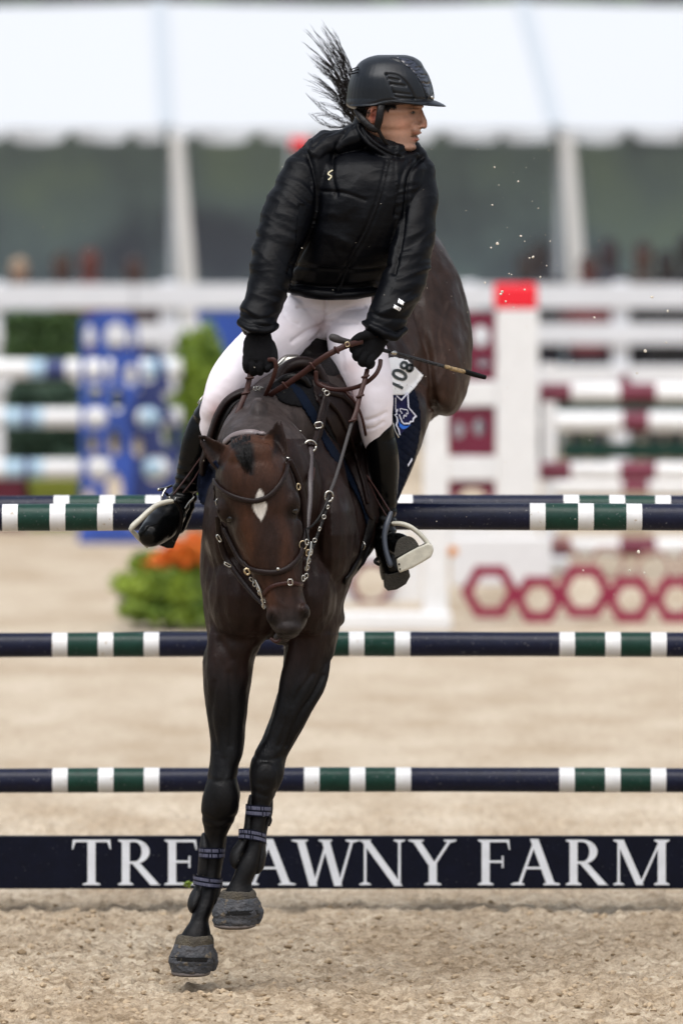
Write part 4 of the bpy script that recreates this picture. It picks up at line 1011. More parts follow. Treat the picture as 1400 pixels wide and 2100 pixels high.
# eyes
for ex, ey, s in ((471, 1066, -1), (605, 1050, 1)):
    q, nn = hit(HT, ex, ey, 28.3, -0.010)
    sh = Shape(); rr = []
    c = q
    for i in range(1, 8):
        a = math.pi * i / 8
        rr.append([(c[0] + .016 * math.sin(a) * math.cos(b), c[1] + .016 * math.sin(a) * math.sin(b), c[2] + .014 * math.cos(a)) for b in [2 * math.pi * j / 14 for j in range(14)]])
    sh.rings(rr); link('eye', sh.mesh('eye'), mat('horse eye', (0.006, 0.004, 0.003), 0.08), horse, smooth=True)
# forelock and short mane
def strands(name, specs, mt, parent, rad=.0011, n=4, **kw):
    sh = Shape()
    for pts in specs: tube_w(pts, [rad] + [rad * .8] * (len(pts) - 2) + [rad * .25], n=n, sub=3, shape=sh, caps=False)
    o = link(name, sh.mesh(name), mt, parent, smooth=True, **kw); return o
rnd = random.Random(11); sp = []
for k in range(170):
    x0 = rnd.uniform(474, 514); a, _ = hit(HT, x0, rnd.uniform(893, 915), 28.4, .004); x1 = x0 + (514 - x0) * .7 + rnd.uniform(-5, 5); y1 = rnd.uniform(925, 972)
    b, _ = hit(HT, (x0 + x1) / 2 + rnd.uniform(-2, 2), 935, 28.4, .008); c, _ = hit(HT, x1, y1, 28.4, .003)
    sp.append([a, b, c])
strands('forelock', sp, M['hair'], horse, .0009, kind='stuff')
# flying tail, rising behind the rider
rnd = random.Random(4); sp = []
def tailstrand(x0, y0, x1, y1, bend, Y):
    pts = []; ph = rnd.uniform(0, 6); am = rnd.uniform(.5, 4); d = np.array((x1 - x0, y1 - y0), float); L = np.hypot(*d); nrm = np.array((-d[1], d[0])) / L
    pts.append(P(848 + rnd.uniform(-8, 8), 500 + rnd.uniform(-8, 8), 30.32)); pts.append(P(790 + rnd.uniform(-10, 10), 330 + rnd.uniform(-10, 10), 30.3))
    for i in range(9):
        t = i / 8; q = np.array((x0, y0)) + d * t + nrm * (bend * math.sin(math.pi * t * .9) + am * math.sin(t * 7 + ph) * t)
        pts.append(P(q[0], q[1], Y + .06 * math.sin(ph + t * 2)))
    return pts
cl = []
for k in range(13):
    t = k / 12; cl.append((rnd.uniform(700, 733), 165 + 70 * t + rnd.uniform(-6, 6), 640 + rnd.uniform(-10, 60) * (1 - t), 62 + 100 * t ** 1.3 + rnd.uniform(-10, 12), rnd.uniform(4, 16)))
cl += [(718, 215, 632, 78, 14), (720, 200, 622, 92, 10), (725, 180, 664, 58, 10), (728, 190, 690, 88, 8), (722, 230, 640, 130, 16)]
for x0, y0, x1, y1, bd in cl:
    for j in range(9):
        s = rnd.uniform(.68, 1.14)
        sp.append(tailstrand(x0 + rnd.uniform(-7, 7), y0 + rnd.uniform(-7, 7), x0 + (x1 - x0) * s + rnd.gauss(0, 2), y0 + (y1 - y0) * s + rnd.gauss(0, 2), bd + rnd.uniform(-3, 3), 30.0 + rnd.uniform(-.05, .05)))
for x0, y0, x1, y1, bd in ((725, 235, 640, 165, 8), (722, 245, 628, 178, 12), (716, 252, 634, 190, -10), (715, 258, 628, 228, -16), (712, 262, 640, 240, 12), (722, 240, 660, 210, 6)):
    for j in range(8):
        s = rnd.uniform(.6, 1.15)
        sp.append(tailstrand(x0 + rnd.uniform(-6, 6), y0 + rnd.uniform(-6, 6), x0 + (x1 - x0) * s + rnd.gauss(0, 4), y0 + (y1 - y0) * s + rnd.gauss(0, 3), bd + rnd.uniform(-4, 4), 30.0 + rnd.uniform(-.05, .05)))
strands('tail', sp, M['tailhair'], horse, .0012, n=3, kind='stuff')

# ------------------------------------------------------------------ leg protection
def shell(rows, gap, name, mt, parent, p=2.0, y_off=0.0, open_front=False):
    return None
def cuff(rows, grow, yd, name, mt, parent, sub=3, p=2.0):
    """a sleeve around a leg: rows (py, xl, xr, Y, rd) widened"""
    s = vloft([(a, b - grow, c + grow, d, e + grow * .0016) for a, b, c, d, e in rows], p=p, n=24, sub=sub)
    me = s.mesh(name); return link(name, me, mt, parent, smooth=True, bevel=0)
def interp(rows, y0, y1, n=4):
    rows = np.array(rows); ys = np.linspace(y0, y1, n)
    return [tuple([y] + [float(np.interp(y, rows[:, 0], rows[:, k])) for k in range(1, 5)]) for y in ys]
def tilt_strap(rows, y, th, slope, grow, name, mt, parent, arcb=0.0, prints=True):
    """a strap ring around the boot, tilted and dipping at the front"""
    (a, xl, xr, Y, rd), = interp(rows, y, y, 1); c = (xl + xr) / 2; w = (xr - xl) / 2 + grow; n = 40; rr = []
    for e, g in ((-th / 2, -.4), (-th / 2, .4), (th / 2, .4), (th / 2, -.4)):
        ring = []
        for j in range(n):
            t = 2 * math.pi * j / n; s = math.sin(t)
            x = c + (w + g) * math.cos(t); yy = y + e + slope * math.cos(t) * w + arcb * (-s if s < 0 else 0)
            q = P(x, yy, Y + (rd + grow * .0016 + g * .0016) * s); ring.append(q)
        rr.append(ring)
    sh = Shape(); sh.rings(rr + [rr[0]], 0, cap=False)
    me = sh.mesh(name); bm = bmesh.new(); bm.from_mesh(me); bmesh.ops.remove_doubles(bm, verts=bm.verts, dist=1e-6); bmesh.ops.recalc_face_normals(bm, faces=bm.faces); bm.to_mesh(me); bm.free()
    o = link(name, me, mt, parent)
    # woven lettering too small to read: small pale raised dashes in two rows
    if prints:
        sh = Shape(); rr2 = random.Random(int(y))
        for row in (-.22, .24):
            t = math.pi * 1.04
            while t < math.pi * 1.96:
                dt = .040 + .03 * rr2.random(); hh = th * .30
                if rr2.random() < .88:
                    q = []
                    for tt, sy in ((t, -1), (t + dt, -1), (t + dt * rr2.uniform(.7, 1.1), 1), (t + dt * .1, 1)):
                        s = math.sin(tt); x = c + (w + .9) * math.cos(tt)
                        yy = y + row * th + sy * hh / 2 + slope * math.cos(tt) * w + arcb * (-s if s < 0 else 0)
                        q.append(P(x, yy, Y + (rd + grow * .0016 + .0022) * s))
                    sh.add(q, [(0, 1, 2, 3)])
                t += dt + .025
        link('strap_lettering', sh.mesh('strap_lettering'), M['strapblue'], o if False else parent)
    return o
def leg_boot(rows, y0, y1, sx, label):
    yk = interp(rows, (y0 + y1) / 2, (y0 + y1) / 2, 1)[0]
    e = empty('tendon_boot', P((yk[1] + yk[2]) / 2, y1, yk[3]), label, 'horse boot', 'tendon boots on the fore legs')
    return e
# left fore (picture left)
tb = leg_boot(LL, 1712, 1870, 1, 'open fronted black tendon boot with two printed straps on the lower fore leg')
A = vloft([(1708, 414, 424, 28.85, .03), (1740, 408, 434, 28.83, .045), (1790, 405, 436, 28.83, .045), (1812, 402, 428, 28.84, .045), (1835, 389, 420, 28.82, .055), (1855, 384, 412, 28.81, .055), (1868, 388, 402, 28.80, .035), (1873, 392, 397, 28.80, .01)], n=20)
B = vloft([(1704, 458, 466, 28.85, .03), (1722, 448, 465, 28.85, .04), (1745, 443, 462, 28.85, .045), (1790, 440, 454, 28.85, .045), (1820, 436, 454, 28.83, .05), (1845, 430, 450, 28.82, .05), (1866, 430, 442, 28.81, .03)], n=20)
C_ = vloft([(1712, 420, 462, 28.875, .035), (1790, 416, 452, 28.87, .035), (1850, 396, 440, 28.85, .04), (1868, 400, 432, 28.84, .02)], n=20)
fuse('shell', [A, B, C_], .0035, 3, M['legboot'], tb)
tilt_strap([(1700, 411, 463, 28.82, .060), (1800, 408, 456, 28.82, .060)], 1748, 22, .02, 1, 'strap', M['signnavy'], tb, 2)
tilt_strap([(1700, 401, 459, 28.81, .062), (1900, 395, 452, 28.81, .062)], 1807, 21, .13, 1, 'strap', M['signnavy'], tb, 3)
tb2 = leg_boot(RL, 1632, 1790, 1, 'open fronted black tendon boot on the raised fore leg, its fleece edge worn grey')
A = vloft([(1630, 511, 520, 28.80, .03), (1660, 504, 522, 28.80, .045), (1700, 499, 520, 28.79, .045), (1722, 489, 514, 28.78, .05), (1745, 473, 505, 28.77, .055), (1768, 472, 498, 28.76, .05), (1781, 478, 492, 28.75, .02)], n=20)
B = vloft([(1636, 552, 560, 28.80, .03), (1668, 546, 559, 28.80, .04), (1695, 541, 550, 28.79, .045), (1728, 532, 545, 28.78, .05), (1755, 526, 546, 28.77, .05), (1780, 520, 541, 28.76, .04), (1792, 520, 531, 28.75, .02)], n=20)
C_ = vloft([(1636, 516, 556, 28.83, .035), (1700, 506, 546, 28.82, .035), (1775, 486, 534, 28.80, .035), (1790, 492, 526, 28.79, .02)], n=20)
fuse('shell', [A, B, C_], .0035, 3, M['legboot'], tb2)
tilt_strap([(1600, 507, 556, 28.785, .066), (1700, 504, 554, 28.785, .066)], 1662, 23, .07, 1, 'strap', M['signnavy'], tb2, 1)
tilt_strap([(1650, 492, 545, 28.765, .064), (1750, 490, 545, 28.765, .064)], 1716, 21, .17, 1, 'strap', M['signnavy'], tb2, -4)
sh = tube([(552, 1672, 28.75, 3), (556, 1682, 28.745, 2.2), (552, 1693, 28.745, 2)], k=1); link('strap_end', sh.mesh('strap_end'), M['legboot'], tb2, smooth=True)
# bell boots and hooves
def bell(rows_top, rows_bell, rows_hoof, label, seed):
    c = rows_bell[len(rows_bell) // 2]
    e = empty('bell_boot', P((c[1] + c[2]) / 2, rows_hoof[-1][0], c[3]), label, 'hoof boot', 'dusty bell boots over the fore hooves')
    def rough(co, no):
        d = np.zeros(len(co))
        for i, p in enumerate(co): d[i] = .0028 * noise.noise(Vector((p[0] * 45, p[1] * 45, p[2] * 60 + seed))) + .0015 * noise.noise(Vector((p[0] * 150, p[1] * 150, p[2] * 200)))
        return d
    fuse('cuff', [vloft(rows_top, n=28)], .0028, 2, M['fleece'], e, disp=rough)
    fuse('bell', [vloft(rows_bell, n=30, p=2.2), tube([(c[2] - 6, c[0] - 22, c[3] + .01, 8), (c[2] - 1, c[0] - 2, c[3] + .01, 9), (c[2] - 4, c[0] + 14, c[3] + .01, 6)], k=1.4)], .003, 2, M['hoofboot'], e, disp=rough)
    return e
bl = bell([(1917, 366, 434, 28.745, .058), (1926, 360, 438, 28.745, .063), (1940, 358, 438, 28.745, .066), (1950, 360, 437, 28.745, .066)],
     [(1934, 359, 438, 28.745, .064), (1948, 353, 440, 28.745, .070), (1962, 347, 442, 28.745, .076), (1972, 345, 441, 28.745, .078), (1976, 348, 438, 28.745, .076), (1981, 349, 436, 28.745, .076), (1993, 352, 432, 28.745, .072)], [(2000,)], 'dusty bell boot on the lower, leading fore hoof', 1)
tilt_strap([(1900, 347, 441, 28.745, .078), (2000, 347, 441, 28.745, .078)], 1967, 9, .02, 0.5, 'strap', M['legboot'], bl, 1, prints=False)
s = vloft([(1982, 356, 430, 28.745, .066), (1991, 352, 432, 28.745, .070), (1997, 352, 431, 28.745, .072), (2000, 360, 424, 28.745, .062)], n=30, p=2.2)
link('hoof', s.mesh('hoof'), M['hoof'], horse, smooth=True)
br = bell([(1826, 455, 522, 28.715, .058), (1834, 451, 526, 28.715, .062), (1845, 448, 527, 28.715, .065), (1855, 448, 528, 28.715, .065)],
     [(1840, 448, 528, 28.715, .063), (1852, 443, 531, 28.715, .070), (1866, 436, 534, 28.715, .075), (1876, 435, 533, 28.715, .076), (1880, 438, 529, 28.715, .074), (1886, 436, 528, 28.715, .075), (1895, 437, 526, 28.715, .072)], [(1902,)], 'dusty bell boot on the raised fore hoof nearer the middle', 5)
tilt_strap([(1800, 437, 533, 28.715, .077), (1900, 437, 533, 28.715, .077)], 1872, 9, -.03, 0.5, 'strap', M['legboot'], br, 1, prints=False)
s = vloft([(1886, 443, 522, 28.715, .066), (1894, 439, 525, 28.715, .070), (1899, 439, 524, 28.715, .072), (1903, 448, 514, 28.715, .062)], n=30, p=2.2)
link('hoof', s.mesh('hoof'), M['hoof'], horse, smooth=True)
# ------------------------------------------------------------------ rider
rider = empty('person', P(680, 720, 29.35), 'rider in helmet, black puffer jacket and white breeches looking to his left over the horse', 'person')
RY_ = 29.30
# body under the clothes, one continuous skin with the head
bp = []
bp.append(vloft([(330, 690, 850, 29.20, .10), (380, 660, 850, 29.22, .13), (480, 640, 800, 29.26, .13), (560, 610, 770, 29.32, .13), (640, 600, 750, 29.38, .14), (700, 620, 740, 29.42, .12)], n=24))
bp.append(tube([(785, 330, 29.22, 40), (790, 290, 29.24, 36), (795, 262, 29.26, 38)], k=1))
bp.append(tube([(640, 330, 29.2, 28), (570, 450, 29.1, 24), (545, 560, 28.98, 20), (531, 670, 28.9, 17), (530, 700, 28.88, 16)]))
bp.append(tube([(845, 372, 29.22, 22), (858, 450, 29.1, 24), (830, 580, 29.0, 20), (785, 670, 28.9, 17), (770, 690, 28.88, 16)]))
bp.append(tube([(640, 660, 29.38, 44), (540, 730, 29.25, 42), (462, 815, 29.1, 26), (428, 880, 29.13, 18), (390, 960, 29.17, 20), (365, 1020, 29.2, 15), (335, 1075, 29.1, 16)]))
bp.append(tube([(710, 660, 29.38, 44), (745, 750, 29.25, 42), (765, 850, 29.14, 26), (777, 920, 29.17, 22), (785, 1000, 29.2, 20), (790, 1080, 29.25, 15), (808, 1130, 29.2, 16)]))
# head: horizontal slices of a turned face; front profile towards picture right
HP = [ # py, back x, front x, Y centre, half depth
 (130, 748, 850, 29.26, .07), (160, 728, 866, 29.26, .105), (190, 722, 868, 29.26, .118), (215, 724, 866, 29.26, .120), (228, 727, 864.5, 29.25, .118), (236, 729, 863, 29.25, .115), (248, 733, 863.5, 29.245, .110),
 (258, 738, 862, 29.24, .105), (266, 743, 861, 29.24, .100), (275, 750, 859, 29.235, .096), (284, 762, 857, 29.23, .090), (294, 778, 853, 29.22, .080), (303, 795, 852, 29.205, .068), (309, 812, 848, 29.20, .050), (312, 824, 840, 29.20, .03)]
bp.append(vloft(HP, p=2.15, n=40))
# nose, brow, lips, chin, cheekbone, jaw
bp.append(tube([(860, 226, 29.222, 6), (863, 238, 29.215, 7.5), (867, 249, 29.21, 8.2), (868.5, 257, 29.21, 7.5)], k=1.3, n=12))
bp.append(ball(863, 259, 29.185, 7, 5.5, .02)); bp.append(ball(850, 266, 29.185, 12, 13, .035)); bp.append(ball(856, 218, 29.19, 13, 6, .05))
bp.append(ball(858.5, 272, 29.205, 6, 3.2, .03)); bp.append(ball(854.5, 286, 29.205, 5.5, 3.6, .026)); bp.append(ball(845, 301, 29.19, 8.5, 8.5, .035))
bp.append(ball(828, 247, 29.18, 22, 16, .030)); bp.append(tube([(790, 280, 29.165, 10), (815, 296, 29.175, 9), (838, 303, 29.18, 8)], k=1.1))
# ear
bp.append(tube([(760, 252, 29.135, 4), (757, 238, 29.13, 5), (760, 224, 29.13, 5), (770, 219, 29.135, 4.5), (775, 228, 29.14, 3.5)], k=.8, n=10)); bp.append(ball(766, 240, 29.145, 8, 14, .012))
def facepress(co, no):
    d = np.zeros(len(co)); px, py = topx(co)
    for x, y, Y, r, a in ((846, 232, 29.15, 6.5, .007), (857, 264.5, 29.16, 4, .003), (851, 293, 29.15, 6, .003), (766, 238, 29.12, 6, .008), (838, 262, 29.13, 10, .003)):
        d -= a * np.exp(-(((px - x) / r) ** 2 + ((py - y) / (r * .8)) ** 2)) * (np.abs(co[:, 1] - Y) < .07)
    # parted lips
    d -= .006 * np.exp(-((py - 279.5 + (px - 852) * .10) / 1.6) ** 2) * (px > 843) * (co[:, 1] < 29.3)
    return d * (co[:, 2] > 1.5)
def skin(co):
    px, py = topx(co); n = len(co); c = np.tile((0.31, 0.165, 0.108), (n, 1)); Y = co[:, 1]
    def blend(k, col):
        nonlocal c
        k = np.clip(k, 0, 1)[:, None]; c = c * (1 - k) + np.array(col) * k
    g = lambda x, y, rx, ry: np.exp(-((px - x) / rx) ** 2 - ((py - y) / ry) ** 2)
    blend(g(826, 256, 16, 12) * .35, (0.50, 0.22, 0.15))
    st = smoothstep(270, 288, py + (px - 800) * -.05) * (px > 778) * .45; blend(st, (0.20, 0.115, 0.085))     # stubble
    blend(g(852, 267, 8, 3) * .5, (0.18, 0.10, 0.08))
    blend(g(766, 238, 11, 18) * .8, (0.55, 0.15, 0.10)); blend(g(766, 240, 4, 9) * .8, (0.16, 0.04, 0.03))
    blend(g(855, 273, 7, 2.6) * .7, (0.42, 0.15, 0.12)); blend(g(852, 286.5, 7, 3) * .8, (0.46, 0.16, 0.13)); blend(g(850, 279.6 , 8, 1.5), (0.03, 0.012, 0.01))
    blend(g(846, 222.5, 13, 2.2) * .8, (0.04, 0.022, 0.015)); blend(g(846, 231.0, 9, 4.2) * .85, (0.10, 0.045, 0.03)); blend(g(836, 240, 9, 3) * .3, (0.22, 0.10, 0.07))
    blend(g(870, 257, 5, 4) * .3, (0.5, 0.16, 0.11)); blend(g(866, 262.5, 3, 1.4) * .9, (0.05, 0.02, 0.015))
    hair = (px < 778 + 0 * py) & (py < 236) & (Y < 29.4) & (px < 754)
    blend(((px < 750) & (py < 262) | (Y > 29.33) & (px < 800)) * 1.0 * (co[:, 2] > 2.9), (0.012, 0.008, 0.006))
    blend(smoothstep(242, 230, py) * ((px > 772) & (px < 812)) * (1 - smoothstep(792, 812, px + (py - 215) * 1.0)), (0.012, 0.008, 0.006))
    return c
body = fuse('body', bp, .0030, 4, M['skin'], rider, disp=facepress, colour=skin)
BT = bvh(body)
q, _ = hit(BT, 846, 231.5, 29.15, -.004)
s = Shape(); rr = []
for i in range(1, 8):
    a = math.pi * i / 8; rr.append([(q[0] + .0105 * math.sin(a) * math.cos(b), q[1] + .0105 * math.sin(a) * math.sin(b), q[2] + .0065 * math.cos(a)) for b in [2 * math.pi * j / 12 for j in range(12)]])
s.rings(rr); link('eye', s.mesh('eye'), mat('eye', (0.10, 0.075, 0.06), .12), rider, smooth=True)
s = Shape(); c2 = q + np.array((.0045, -.0085, .0005)); rr = []
for i in range(1, 6):
    a = math.pi * i / 6; rr.append([(c2[0] + .0038 * math.sin(a) * math.cos(b), c2[1] + .0028 * math.sin(a) * math.sin(b), c2[2] + .0042 * math.cos(a)) for b in [2 * math.pi * j / 10 for j in range(10)]])
s.rings(rr); link('iris', s.mesh('iris'), mat('iris', (0.008, 0.005, 0.004), .08), rider, smooth=True)
# short hair at temple and nape
rnd = random.Random(8); sp = []
for k in range(220):
    x = rnd.uniform(778, 812); y = 212 + rnd.uniform(0, 8)
    if rnd.random() < .3: x = rnd.uniform(738, 760); y = 218 + rnd.uniform(0, 14)
    a, na = hit(BT, x, y, 29.15, .001); b, _ = hit(BT, x - rnd.uniform(0, 5), y + rnd.uniform(6, 14 if x < 800 else 8), 29.15, .004)
    sp.append([a, (a + b) / 2 + np.array((0, -.002, 0)), b])
strands('hair', sp, M['hair'], rider, .0011, n=3, kind='stuff')

# ---- jacket
jp = []
jp.append(vloft([(306, 706, 838, 29.24, .07), (322, 668, 866, 29.22, .12), (345, 640, 880, 29.20, .145), (400, 628, 880, 29.19, .17), (460, 618, 866, 29.20, .185), (520, 600, 838, 29.23, .19), (565, 588, 806, 29.27, .185), (590, 584, 778, 29.30, .18), (600, 588, 774, 29.31, .175), (606, 600, 764, 29.315, .165)], p=2.3, n=44))
# collar
jp.append(tube([(738, 300, 29.25, 34), (748, 275, 29.27, 32), (752, 258, 29.28, 28)], k=1.5, n=24)); jp.append(tube([(800, 332, 29.21, 50), (790, 310, 29.23, 44), (768, 288, 29.25, 38)], k=1.3, n=24))
jp.append(tube([(736, 262, 29.17, 9), (756, 288, 29.13, 11), (786, 310, 29.12, 11), (818, 324, 29.13, 10), (850, 320, 29.16, 9)], k=1.2))
jp.append(tube([(728, 284, 29.22, 30), (690, 296, 29.22, 30), (655, 312, 29.21, 32), (635, 335, 29.19, 34)], k=1.8)); jp.append(tube([(830, 335, 29.22, 20), (856, 350, 29.21, 26)], k=1.8))
# sleeves
jp.append(tube([(672, 312, 29.23, 44), (640, 350, 29.18, 52), (606, 410, 29.12, 53), (582, 470, 29.06, 51), (566, 520, 29.02, 47), (553, 565, 28.98, 43), (545, 605, 28.95, 40), (534, 640, 28.92, 38.5), (529, 662, 28.90, 36)], k=1.05, n=30))
jp.append(tube([(836, 326, 29.24, 38), (850, 360, 29.2, 42), (856, 420, 29.13, 40), (852, 470, 29.08, 42), (843, 520, 29.04, 43), (832, 565, 29.0, 43), (815, 605, 28.96, 43), (797, 640, 28.92, 40), (783, 664, 28.90, 36)], k=1.05, n=30))
jp.append(tube([(499, 664, 28.9, 7), (520, 676, 28.86, 9), (546, 679, 28.87, 9), (561, 672, 28.9, 7)], k=2.5)); jp.append(tube([(752, 664, 28.9, 7), (775, 676, 28.86, 10), (803, 690, 28.88, 9), (824, 680, 28.92, 7)], k=2.5))
jp.append(tube([(590, 594, 29.15, 9), (630, 600, 29.13, 10), (680, 604, 29.12, 10), (730, 604, 29.13, 10), (770, 598, 29.16, 9)], k=1.5))
def creases(co, no):
    n = len(co); px, py = topx(co); d = np.zeros(n); Y = co[:, 1]
    arm_l = (px < 620 - (py - 300) * .08) | ((py < 420) & (px < 640)); arm_r = (px > 812 - (py > 580) * (py - 580) * .6)
    for i in range(n):
        x, y = px[i], py[i]
        wq = noise.noise(Vector((x * .012 + 3, y * .012, 1.5)))
        y0_ = y; y = y + 22 * wq
        # puffed folds: ridged noise stretched across each panel
        if arm_l[i]: u, v = (x + y * .12) * .009, (y - x * .45) * .026
        elif arm_r[i]: u, v = (x - y * .1) * .009, (y + x * .40) * .026
        else: u, v = (x + y * .35) * .011, (y - x * .30) * .017
        a = noise.noise(Vector((u, v, Y[i] * 2.0))); b = noise.noise(Vector((u * 2.3 + 7, v * 2.1, Y[i] * 3.0))); c = noise.noise(Vector((x * .022, y * .022, 4)))
        ridge = 1 - abs(a) * 2.6
        k = (.0066 if (arm_l[i] or arm_r[i]) else .0042) * (.75 + .9 * noise.noise(Vector((x * .015, y * .02, 9))))
        d[i] = k * ridge + k * .75 * (1 - abs(b) * 2.6) * .6 + .006 * c
    def line(pts, w, a):
        nonlocal d
        pts = catmull(pts, 5); best = np.full(n, 1e9)
        for p, q in zip(pts[:-1], pts[1:]):
            ab = q - p; t = np.clip(((px - p[0]) * ab[0] + (py - p[1]) * ab[1]) / (ab @ ab), 0, 1)
            best = np.minimum(best, np.hypot(px - p[0] - ab[0] * t, py - p[1] - ab[1] * t))
        d -= a * np.exp(-(best / w) ** 2) * (no[:, 1] < .2)
    line([(622, 300), (640, 340), (652, 400), (640, 470), (612, 520), (592, 560)], 5, .014)      # armhole seams
    line([(866, 322), (838, 360), (830, 430), (820, 500), (808, 560)], 5, .014)
    line([(640, 300), (665, 282), (700, 262)], 3, .006)
    line([(792, 330), (775, 400), (748, 470), (715, 530), (690, 600)], 3, .005); line([(800, 332), (783, 402), (756, 472), (723, 532), (698, 600)], 3, .005)   # zip placket
    line([(660, 392), (700, 395), (748, 410)], 3, .006); line([(600, 545), (680, 552), (760, 552), (800, 545)], 4, .006); line([(596, 580), (680, 588), (770, 580)], 3, .005)
    line([(740, 262), (757, 290), (790, 312), (822, 322)], 3.5, .009)
    line([(708, 268), (690, 300), (680, 350), (690, 400)], 5, .008); line([(838, 330), (820, 372), (812, 440)], 5, .008)
    line([(500, 640), (530, 655), (566, 648)], 4, .006); line([(760, 640), (790, 652), (836, 655)], 4, .005)
    return d
jacket = fuse('jacket', jp, .0046, 3, M['jacket'], rider, disp=creases)
JT = bvh(jacket)
# zip, chest logo, sleeve label
zp = strap(JT, [(798, 326), (780, 400), (752, 470), (720, 530), (694, 598)], 5, .004, .001, 'zip', M['blackcloth'], rider, Yg=29.05)
def logo_strip(name, pts, w, mt, tree, parent, Yg=29.05, off=.0025):
    sh = Shape()
    for st in pts: strap(tree, st, w, .0025, off, None, mt, None, sub=3, n=6, Yg=Yg, shape=sh)
    return link(name, sh.mesh(name), mt, parent)
logo_strip('chest_logo', [[(682, 350), (676, 353), (673, 358), (679, 362), (677, 366), (674, 369)]], 3.2, M['gum'], JT, rider)
for poly in ([(817, 611), (829, 619), (826, 627), (815, 621)], [(808, 624), (823, 632), (819, 639), (806, 632)]):
    drape(JT, poly, .004, .001, 'sleeve_label', M['bib'], rider, step=2, Yg=28.9, curve=False)
logo_strip('label_print', [[(813, 622), (824, 630)], [(818, 618), (816, 634)]], 1.2, M['print'], JT, rider, 28.9, .006)

# ---- breeches
bq = []
bq.append(vloft([(585, 600, 760, 29.34, .13), (620, 590, 762, 29.36, .15), (660, 580, 760, 29.38, .15), (690, 600, 745, 29.40, .13), (705, 622, 700, 29.41, .08)], p=2.2, n=34))
bq.append(tube([(622, 650, 29.32, 52), (575, 690, 29.24, 60), (520, 735, 29.16, 55), (474, 782, 29.09, 47), (452, 825, 29.07, 38), (440, 858, 29.10, 32), (425, 905, 29.14, 24)], k=1.0, n=30))
bq.append(tube([(722, 650, 29.32, 46), (728, 700, 29.24, 58), (744, 750, 29.17, 56), (760, 800, 29.12, 46), (767, 845, 29.11, 38), (770, 878, 29.13, 34), (778, 930, 29.17, 24)], k=1.0, n=30))
def bcrease(co, no):
    n = len(co); px, py = topx(co); d = np.zeros(n)
    def line(pts, w, a):
        nonlocal d
        pts = catmull(pts, 5); best = np.full(n, 1e9)
        for p, q in zip(pts[:-1], pts[1:]):
            ab = q - p; t = np.clip(((px - p[0]) * ab[0] + (py - p[1]) * ab[1]) / (ab @ ab), 0, 1)
            best = np.minimum(best, np.hypot(px - p[0] - ab[0] * t, py - p[1] - ab[1] * t))
        d -= a * np.exp(-(best / w) ** 2) * (no[:, 1] < .3)
    line([(667, 604), (664, 650), (655, 685), (640, 700)], 3.5, .011)
    line([(664, 652), (690, 640), (720, 632), (748, 628)], 4, .009); line([(664, 662), (700, 660), (730, 662)], 4, .007); line([(660, 668), (630, 680), (600, 700)], 5, .009); line([(662, 640), (640, 632), (612, 630)], 4, .006); line([(476, 830), (462, 850), (446, 862)], 4, .005); line([(752, 862), (772, 856), (792, 846)], 4, .005); line([(750, 880), (770, 876), (786, 866)], 3, .004)
    line([(580, 640), (590, 655), (612, 665)], 4, .003); line([(690, 690), (700, 720), (705, 760)], 5, .002)
    for i in range(n):
        p = co[i]; d[i] += .0022 * noise.noise(Vector((p[0] * 16, p[1] * 12, p[2] * 22)))
    return d
def bcol(co):
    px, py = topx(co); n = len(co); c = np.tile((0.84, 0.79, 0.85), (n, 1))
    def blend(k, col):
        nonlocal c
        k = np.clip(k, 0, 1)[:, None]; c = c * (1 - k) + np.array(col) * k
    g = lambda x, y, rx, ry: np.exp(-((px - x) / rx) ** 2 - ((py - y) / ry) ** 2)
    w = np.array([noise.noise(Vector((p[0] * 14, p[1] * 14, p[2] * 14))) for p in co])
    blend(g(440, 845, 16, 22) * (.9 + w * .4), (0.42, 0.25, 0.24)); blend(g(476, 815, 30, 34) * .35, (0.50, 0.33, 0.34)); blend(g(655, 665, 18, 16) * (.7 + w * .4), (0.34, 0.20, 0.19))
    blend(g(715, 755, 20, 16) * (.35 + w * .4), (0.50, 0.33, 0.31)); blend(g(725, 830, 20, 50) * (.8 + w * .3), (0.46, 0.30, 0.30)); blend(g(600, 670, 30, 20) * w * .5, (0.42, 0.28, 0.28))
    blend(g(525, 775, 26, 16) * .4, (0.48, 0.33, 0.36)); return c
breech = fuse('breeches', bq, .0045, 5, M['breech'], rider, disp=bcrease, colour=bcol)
# seam line
BRT = bvh(breech)
logo_strip('knee_print', [[(717, 798), (723, 803)], [(715, 803), (722, 808)], [(719, 811), (725, 814)], [(718, 818), (725, 821)], [(722, 795), (724, 812)]], 1.2, mat('grey print', (0.16, 0.10, 0.11), .6), BRT, rider, 29.05, .001)

# ---- boots
def ankle_folds(co, no):
    d = np.zeros(len(co)); px, py = topx(co)
    for i, p in enumerate(co):
        d[i] = .0022 * noise.noise(Vector((p[0] * 14, p[1] * 14, p[2] * 9)))
        lo = math.exp(-((p[2] - az) / .07) ** 2)
        d[i] += .0035 * lo * math.sin(p[2] * 190 + p[0] * 30)
    return d
